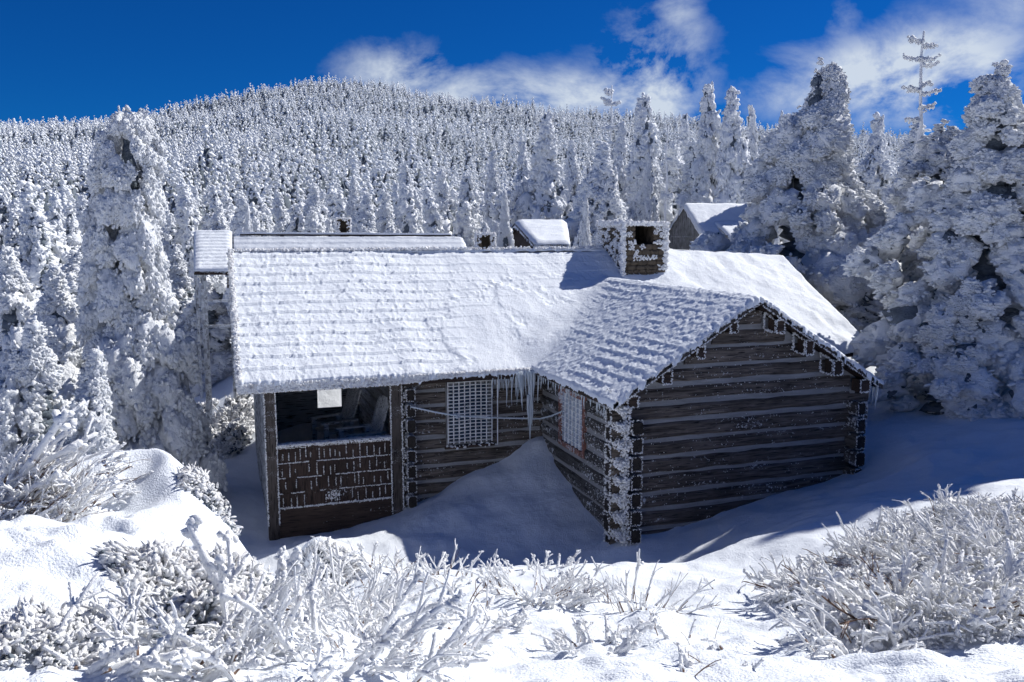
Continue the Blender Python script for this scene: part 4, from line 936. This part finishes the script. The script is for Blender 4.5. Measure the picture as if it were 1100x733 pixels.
# forest on the mountainside
frng = np.random.default_rng(99)
pts = []
d = 26.
while d < 640:
    sp_ = 3.3 if d < 150 else 4.1
    na = int(math.radians(82)*d/sp_)
    a = np.linspace(-22, 60, na)+frng.uniform(-.45, .45, na)*math.degrees(sp_/d)
    dd = d+frng.uniform(-.5, .5, na)*sp_*.9
    pts.append(np.stack([np.radians(a), dd], 1)); d += sp_*.95
pts = np.concatenate(pts); X = pts[:, 1]*np.sin(pts[:, 0]); Y = pts[:, 1]*np.cos(pts[:, 0]); D_ = pts[:, 1]
dens = fbm2(X/25, Y/25, 3, 200)
kp = frng.random(len(X)) < np.clip(.95+dens*.6, .30, 1)
occ = np.array(occupied)
for x, y, r_ in occ: kp &= (X-x)**2+(Y-y)**2 > r_*r_
# keep the huts' ground clear
def clear(px0, px1, d0, d1):
    a0, a1 = azel(px0, 245)[0], azel(px1, 245)[0]; A_ = np.degrees(pts[:, 0]); return ~((A_ > a0) & (A_ < a1) & (D_ > d0) & (D_ < d1))
kp &= clear(195, 560, 0, 33) & clear(530, 640, 0, 41) & clear(690, 860, 0, 57) & clear(930, 1030, 0, 53) & clear(560, 960, 0, 30) & clear(-200, 235, 0, 44)
X, Y, D_ = X[kp], Y[kp], D_[kp]; Z = ground(X, Y, False)
Hh = frng.uniform(3.4, 6.8, len(X))*np.interp(D_, [40, 100, 200, 350], [.95, 1.35, 1.7, 1.6])*(1+.12*fbm2(X/40, Y/40, 2, 210))
Hh *= np.where((frng.random(len(X)) < .05) & (D_ > 110), 1.3, 1)
# nearest in the frame -> individuals
Az = np.degrees(np.arctan2(X, Y)); inframe = (Az > azel(-10, 245)[0]) & (Az < azel(1110, 245)[0])
order = np.argsort(np.where(inframe, D_, 1e9)); ind = order[:262]; mask = np.zeros(len(X), bool); mask[ind] = True
for i in ind:
    k_ = smalls[frng.integers(len(smalls))] if D_[i] > 45 else mids[frng.integers(len(mids))]
    place_tree(k_, X[i], Y[i], Hh[i]*(1.0 if D_[i] > 45 else .95), 'small rime-covered spruce among the dense trees filling the slope behind the cabins', 'spruces of the near forest', frng.uniform(0, 6.28), frng.uniform(.8, 1.15), Z[i]-.1, (frng.uniform(-.03, .03), frng.uniform(-.03, .03)))
def forest_mass(sel, seed):
    r_ = np.random.default_rng(seed); mb = MB(); n = sel.sum(); x, y, z, h, dd = X[sel], Y[sel], Z[sel], Hh[sel], D_[sel]
    rb = h*r_.uniform(.15, .30, n)
    lod = [(dd < 170, 46, ICO1), ((dd >= 170) & (dd < 300), 30, OCT), (dd >= 300, 16, OCT)]
    for m, k, tpl in lod:
        nn = m.sum()
        if nn == 0: continue
        t = (np.arange(k)+.5)/k; t = np.broadcast_to(t, (nn, k))+r_.normal(0, .02, (nn, k)); a = (np.arange(k)*2.4)[None, :]+r_.uniform(0, 6.28, (nn, 1))+r_.normal(0, .4, (nn, k))
        R_ = rb[m][:, None]*(np.clip(1-t, 0, 1)**.8*.95+.08)*r_.uniform(.55, 1.05, (nn, k))
        C = np.stack([x[m][:, None]+np.cos(a)*R_*.75, y[m][:, None]+np.sin(a)*R_*.75, z[m][:, None]+h[m][:, None]*t*.97], -1).reshape(-1, 3)
        Dd = np.stack([np.cos(a), np.sin(a), -.6+0*a], -1).reshape(-1, 3)+r_.normal(0, .3, (nn*k, 3))
        s_ = (h[m][:, None]*(1.05/k**.62)*(.5+.75*(1-t))*.42*r_.uniform(.7, 1.3, (nn, k))).reshape(-1); s_ = np.clip(s_, .08, None)
        blobs(mb, C, Dd, np.stack([s_*1.3, s_*.8, s_*.75], 1), tpl, 0, .2)
        # dark core
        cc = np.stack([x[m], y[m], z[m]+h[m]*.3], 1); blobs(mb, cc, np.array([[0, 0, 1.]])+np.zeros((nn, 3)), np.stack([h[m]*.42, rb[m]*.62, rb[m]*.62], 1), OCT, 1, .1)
    return mb
o = forest_mass(~mask, 5).build('distant_forest', [M['rime'], M['needle']], smooth=True)
props(o, 'dense white forest of frosted spruces covering the mountainside up to the skyline', 'forest', kind='stuff')
print('trees', len(X), 'nearest', D_[ind].min(), D_[ind].max(), 'faces', len(o.data.polygons))

# ------------------------------------------------------------------ rime-coated shrubs in the foreground
def ground_at(px, py):
    d = ray(px, py); d = d/math.hypot(d[0], d[1]); t = np.arange(2.0, 40, .03); P = d[None, :]*t[:, None]
    g = ground(P[:, 0], P[:, 1]); i = np.argmax(P[:, 2] < g); return np.array([P[i, 0], P[i, 1], g[i]])
srng = np.random.default_rng(4242)
def stem_path(p, az_, el_, L, arch, n, wig):
    t = np.linspace(0, 1, n); el = el_-arch*t+np.cumsum(srng.normal(0, wig, n)); a = az_+np.cumsum(srng.normal(0, wig, n))
    st_ = np.stack([np.cos(el)*np.cos(a), np.cos(el)*np.sin(a), np.sin(el)], 1)*L/(n-1); return p+np.concatenate([[[0, 0, 0]], np.cumsum(st_[:-1], 0)])
def shrub(label, px, py, n, L, spread, r, el=(.5, 1.3), arch=.8, side=3, knob=.5, bare=.15, dirn=None, group='rime-coated shrubs in the foreground', name='frosted_shrub', sink=.05, squash=1., wig=.07, fill=0):
    base = ground_at(px, py); root = empty(name, tuple(base), label, 'shrub', group); mb = MB(); bb = MB(); bt = []
    for i in range(n):
        a = srng.uniform(0, 2*math.pi) if dirn is None else dirn[0]+srng.normal(0, dirn[1])
        q = spread*math.sqrt(srng.random()); a0 = srng.uniform(0, 2*math.pi)
        x, y = base[0]+math.cos(a0)*q, base[1]+math.sin(a0)*q*squash
        if dirn is None: a = a0+srng.normal(0, .7)
        p = np.array([x, y, gnd(x, y)-sink]); l = L*srng.uniform(.5, 1.15); m = 9
        P = stem_path(p, a, srng.uniform(*el), l, arch*srng.uniform(.3, 1.2), m, wig); isb = srng.random() < bare
        rr = r*srng.uniform(.6, 1.3)*np.linspace(1.15, .7, m)*(1+srng.normal(0, .16, m))
        if isb: bb.tube(P, .35*rr, 5)
        else:
            mb.tube(P, rr, 7); bb.tube(P[:4]+[.003, -.003, 0], np.minimum(rr[:4]*.9, .010), 5)
            bt.append((P, rr))
        if srng.random() < knob and not isb: bt.append((P[-2:], rr[-2:]*1.9))
        for k in range(srng.poisson(side)):
            j = srng.integers(3, m-1); d = P[min(j+1, m-1)]-P[j]; a2 = math.atan2(d[1], d[0])+srng.choice([-1, 1])*srng.uniform(.4, 1.0); e2 = math.atan2(d[2], math.hypot(d[0], d[1])+1e-6)+srng.uniform(-.3, .5)
            Q = stem_path(P[j], a2, e2, l*srng.uniform(.15, .42), .4, 5, .12); r2 = rr[j]*srng.uniform(.55, .85)*np.linspace(1, .7, 5)*(1+srng.normal(0, .15, 5))
            if isb: bb.tube(Q, r2*.35, 4)
            else:
                mb.tube(Q, r2, 6); bt.append((Q, r2))
    C = []; S = []
    for P, rr in bt:
        k = max(2, int(len(P)*2.4)); j = srng.integers(0, len(P)-1, k); f = srng.random(k)[:, None]; C.append(P[j]*(1-f)+P[j+1]*f+srng.normal(0, 1, (k, 3))*rr[j][:, None]*.55); S.append(np.repeat(rr[j][:, None], 3, 1)*srng.uniform(.45, .95, (k, 3)))
    if C: C = np.concatenate(C); S = np.concatenate(S); blobs(mb, C, srng.normal(size=C.shape), S*[1.25, 1, 1], ICO1, 0, .18)
    if fill:
        q = np.sqrt(srng.random(fill)); a = srng.uniform(0, 2*math.pi, fill); x = base[0]+np.cos(a)*q*spread*1.25; y = base[1]+np.sin(a)*q*spread*1.25
        hh = L*.52*np.sqrt(np.clip(1-q*q, 0, 1))*(1+.5*fbm2(x*3, y*3, 3, 77)); z = ground(x, y)+hh*srng.random(fill)**.35
        C = np.stack([x, y, z], 1); D = np.stack([np.cos(a)*q, np.sin(a)*q, q*0+.5], 1)+srng.normal(0, .6, C.shape); S = srng.uniform(.4, 1.2, (fill, 1))*[[.045, .013, .013]]*min(1., np.linalg.norm(base)/8)
        blobs(mb, C, D, S, ICO1, 0, .2)
    mb.build('rimed_branches', M['stalk'], root, smooth=True)
    if bb.n: bb.build('bare_stems', M['twig'], root, smooth=True)
    return root
def cushion(label, px, py, rx, ry, h, n, s, dark=.25, name='dwarf_spruce'):
    """low snow-plastered dwarf spruce: tufts with dark needles showing"""
    base = ground_at(px, py); root = empty(name, tuple(base), label, 'dwarf spruce', 'snow-plastered dwarf spruces'); mb = MB(); nb = MB()
    q = np.sqrt(srng.random(n)); a = srng.uniform(0, 2*math.pi, n); u = np.cos(a)*q; v = np.sin(a)*q
    c, s_ = math.cos(-YAW), math.sin(-YAW); x = base[0]+(u*rx*c-v*ry*s_); y = base[1]+(u*rx*s_+v*ry*c)
    lump = fbm2(x*2.5, y*2.5, 4, 301); z = ground(x, y)+h*np.sqrt(np.clip(1-q*q, 0, 1))*(.75+.7*lump)-.02
    C = np.stack([x, y, z], 1)+srng.normal(0, s*.5, (n, 3)); D = np.stack([u*c-v*s_, u*s_+v*c, .5+0*u], 1)+srng.normal(0, .45, (n, 3)); S = s*srng.uniform(.5, 1.3, (n, 1))*np.array([1.5, .8, .75])
    g = fbm2(x*4.5, y*4.5, 3, 300) < dark-.12; holes = g & (srng.random(n) < .55)
    blobs(mb, C[~holes], D[~holes], S[~holes], ICO1, 0, .2); blobs(nb, C[g][::2]-[0, 0, s*.3], D[g][::2], S[g][::2]*.7, ICO1, 0, .3)
    kk = srng.random(n) < .35; off = srng.normal(0, s, (kk.sum(), 3)); off[:, 2] = np.abs(off[:, 2]); blobs(mb, C[kk]+off, D[kk], S[kk]*[1.1, .5, .5], ICO1, 0, .2)
    mb.build('rime', M['rime_fine'], root, smooth=True)
    if nb.n: nb.build('needles', M['needle'], root, smooth=True)
g1 = 'twiggy shrubs of the right-hand thicket'
shrub('rounded left end of the right-hand thicket, arching twigs over a dark shadow', 902, 645, 180, .46, .42, .016, el=(.2, 1.3), wig=.13, fill=2600, arch=1.4, side=5, group=g1, bare=.08, knob=.2)
shrub('middle of the right-hand thicket, upright rimed twigs along its top', 975, 605, 210, .46, .56, .015, wig=.12, fill=2600, arch=1.2, side=5, group=g1, bare=.10)
shrub('back of the right-hand thicket, thin reddish twigs standing against the lit snow', 1040, 568, 170, .36, .65, .011, wig=.10, fill=2600, arch=.8, side=4, group=g1, bare=.2)
shrub('front of the right-hand thicket, heavy drooping rimed boughs near the bottom right', 1010, 668, 190, .46, .50, .018, wig=.12, fill=2600, arch=1.5, side=5, group=g1, bare=.05)
shrub('right end of the right-hand thicket, cut by the edge of the photo', 1090, 620, 200, .5, .6, .016, wig=.12, fill=2600, arch=1.2, side=5, group=g1, bare=.1)
shrub('small flattened shrub at the near left foot of the right-hand thicket', 925, 698, 45, .42, .25, .011, arch=1.6, side=3, group=g1, bare=.1)
g2 = 'low twigs poking through the crest of the drift'
shrub('dense low shrub in the middle of the drift crest, knobby rimed tips', 575, 640, 80, .42, .45, .011, arch=.6, side=3, group=g2, knob=.9)
shrub('sparse twigs on the crest just left of centre, against the blue shade', 478, 622, 30, .34, .40, .011, arch=.4, side=2, group=g2, knob=1.)
shrub('thin upright twigs right of the dense low shrub, long shadows', 690, 655, 34, .42, .35, .008, arch=.4, side=3, group=g2, knob=.6, bare=.3)
shrub('knobby twigs silhouetted at the drift crest below the valley icicles', 585, 612, 22, .26, .45, .011, arch=.3, side=2, group=g2, knob=1., squash=.5)
shrub('scattered twigs at the left end of the drift crest by the porch corner', 405, 628, 40, .36, .45, .011, arch=.5, side=3, group=g2, knob=.8)
shrub('tiny isolated twigs on smooth snow left of the right-hand thicket', 782, 632, 7, .20, .22, .008, arch=.8, side=2, group=g2)
shrub('few bent twigs on the snow at the lower right of centre', 745, 690, 10, .26, .25, .009, arch=.9, side=2, group=g2)
shrub('pair of thin twigs lying low at the bottom, right of centre', 770, 722, 8, .22, .2, .010, arch=.9, side=2, group=g2)
shrub('small rimed twig clump at the bottom centre', 640, 700, 26, .26, .25, .012, arch=.8, side=3, group=g2)
shrub('rimed twigs in front of the dense low shrub, half buried', 515, 668, 26, .30, .32, .012, arch=.8, side=3, group=g2)
g3 = 'thickly rimed branches at the lower left'
shrub('tall thick white branches rising against the dark gully beside the porch corner', 262, 668, 7, .55, .12, .026, el=(1.1, 1.5), arch=.15, side=2, group=g3, knob=.8, bare=0)
shrub('single upright rimed stem in front of the porch post', 325, 640, 3, .42, .06, .016, el=(1.2, 1.5), arch=.1, side=1, group=g3, knob=.8, bare=0)
shrub('thick rimed boughs reaching right along the bottom, left of centre', 350, 720, 34, .50, .40, .013, el=(.4, 1.2), fill=450, arch=.7, side=4, group=g3, bare=.05)
shrub('fan of thick white twigs behind the bottom boughs, left of centre', 360, 665, 46, .46, .38, .012, el=(.6, 1.35), fill=450, arch=.5, side=4, group=g3, bare=.05)
shrub('curled rimed boughs at the bottom left, casting long grey shadows', 140, 724, 26, .42, .35, .013, el=(.2, 1.0), arch=.8, side=4, group=g3, bare=.03)
shrub('massed rime-coated twigs along the bottom edge under the porch', 445, 705, 40, .36, .32, .011, el=(.3, 1.1), arch=.7, side=4, group=g3, bare=.06)
shrub('thick white branches filling the corner at the bottom left edge', 40, 722, 20, .38, .3, .018, el=(.2, .9), arch=.8, side=4, group=g3, bare=.03)
shrub('thick rimed boughs between the dwarf spruce and the tall white branches', 225, 706, 24, .40, .28, .013, el=(.5, 1.3), arch=.6, side=4, group=g3, bare=.03)
g4 = 'leaning shrubs at the left edge'
shrub('dense grey-brown twiggy shrub leaning right at the left edge, on the snow mound', 30, 545, 170, .52, .42, .011, el=(.5, 1.25), fill=700, arch=.5, side=4, dirn=(-.1, .7), group=g4, bare=.22)
shrub('white forked branch tips above the twiggy shrub at the left edge', -8, 540, 9, .95, .15, .028, el=(.5, 1.0), arch=.2, side=3, dirn=(0, .3), group=g4, bare=0)
shrub('bent twigs right of the twiggy shrub, lying on the mound snow', 110, 522, 26, .36, .25, .011, el=(.2, .8), arch=.5, side=3, dirn=(0, .6), group=g4, bare=.15)
cushion('lumpy dwarf spruce spilling over the right rim of the mound above the gully', 222, 530, .24, .22, .08, 600, .026, .35)
cushion('dwarf spruce with dark needle holes in the middle of the mound slope', 178, 618, .36, .30, .12, 1400, .026, .30)
cushion('snow-plastered dwarf spruce on the right shoulder of the mound', 240, 622, .38, .36, .16, 1500, .026, .25)
cushion('wide speckled dwarf spruce at the left foot of the mound', 80, 672, .40, .22, .06, 900, .020, .2)
cushion('dwarf spruce with a ragged lower edge beside the tall white branches', 190, 665, .34, .26, .11, 1100, .022, .25)
cushion('flat speckled dwarf spruce at the bottom left edge of the photo', 20, 700, .34, .22, .06, 800, .017, .22)
cushion('low snowy dwarf spruce on the drift in front of the porch', 340, 628, .50, .30, .07, 1000, .024, .12)
# feathery scrub beside the porch
cushion('rimed scrub bank behind the gully left of the porch', 248, 468, .55, .9, .55, 1600, .05, .2)
cushion('ragged rimed scrub at the top of the sunlit patch left of the porch', 212, 445, .5, .3, .25, 900, .04, .3)
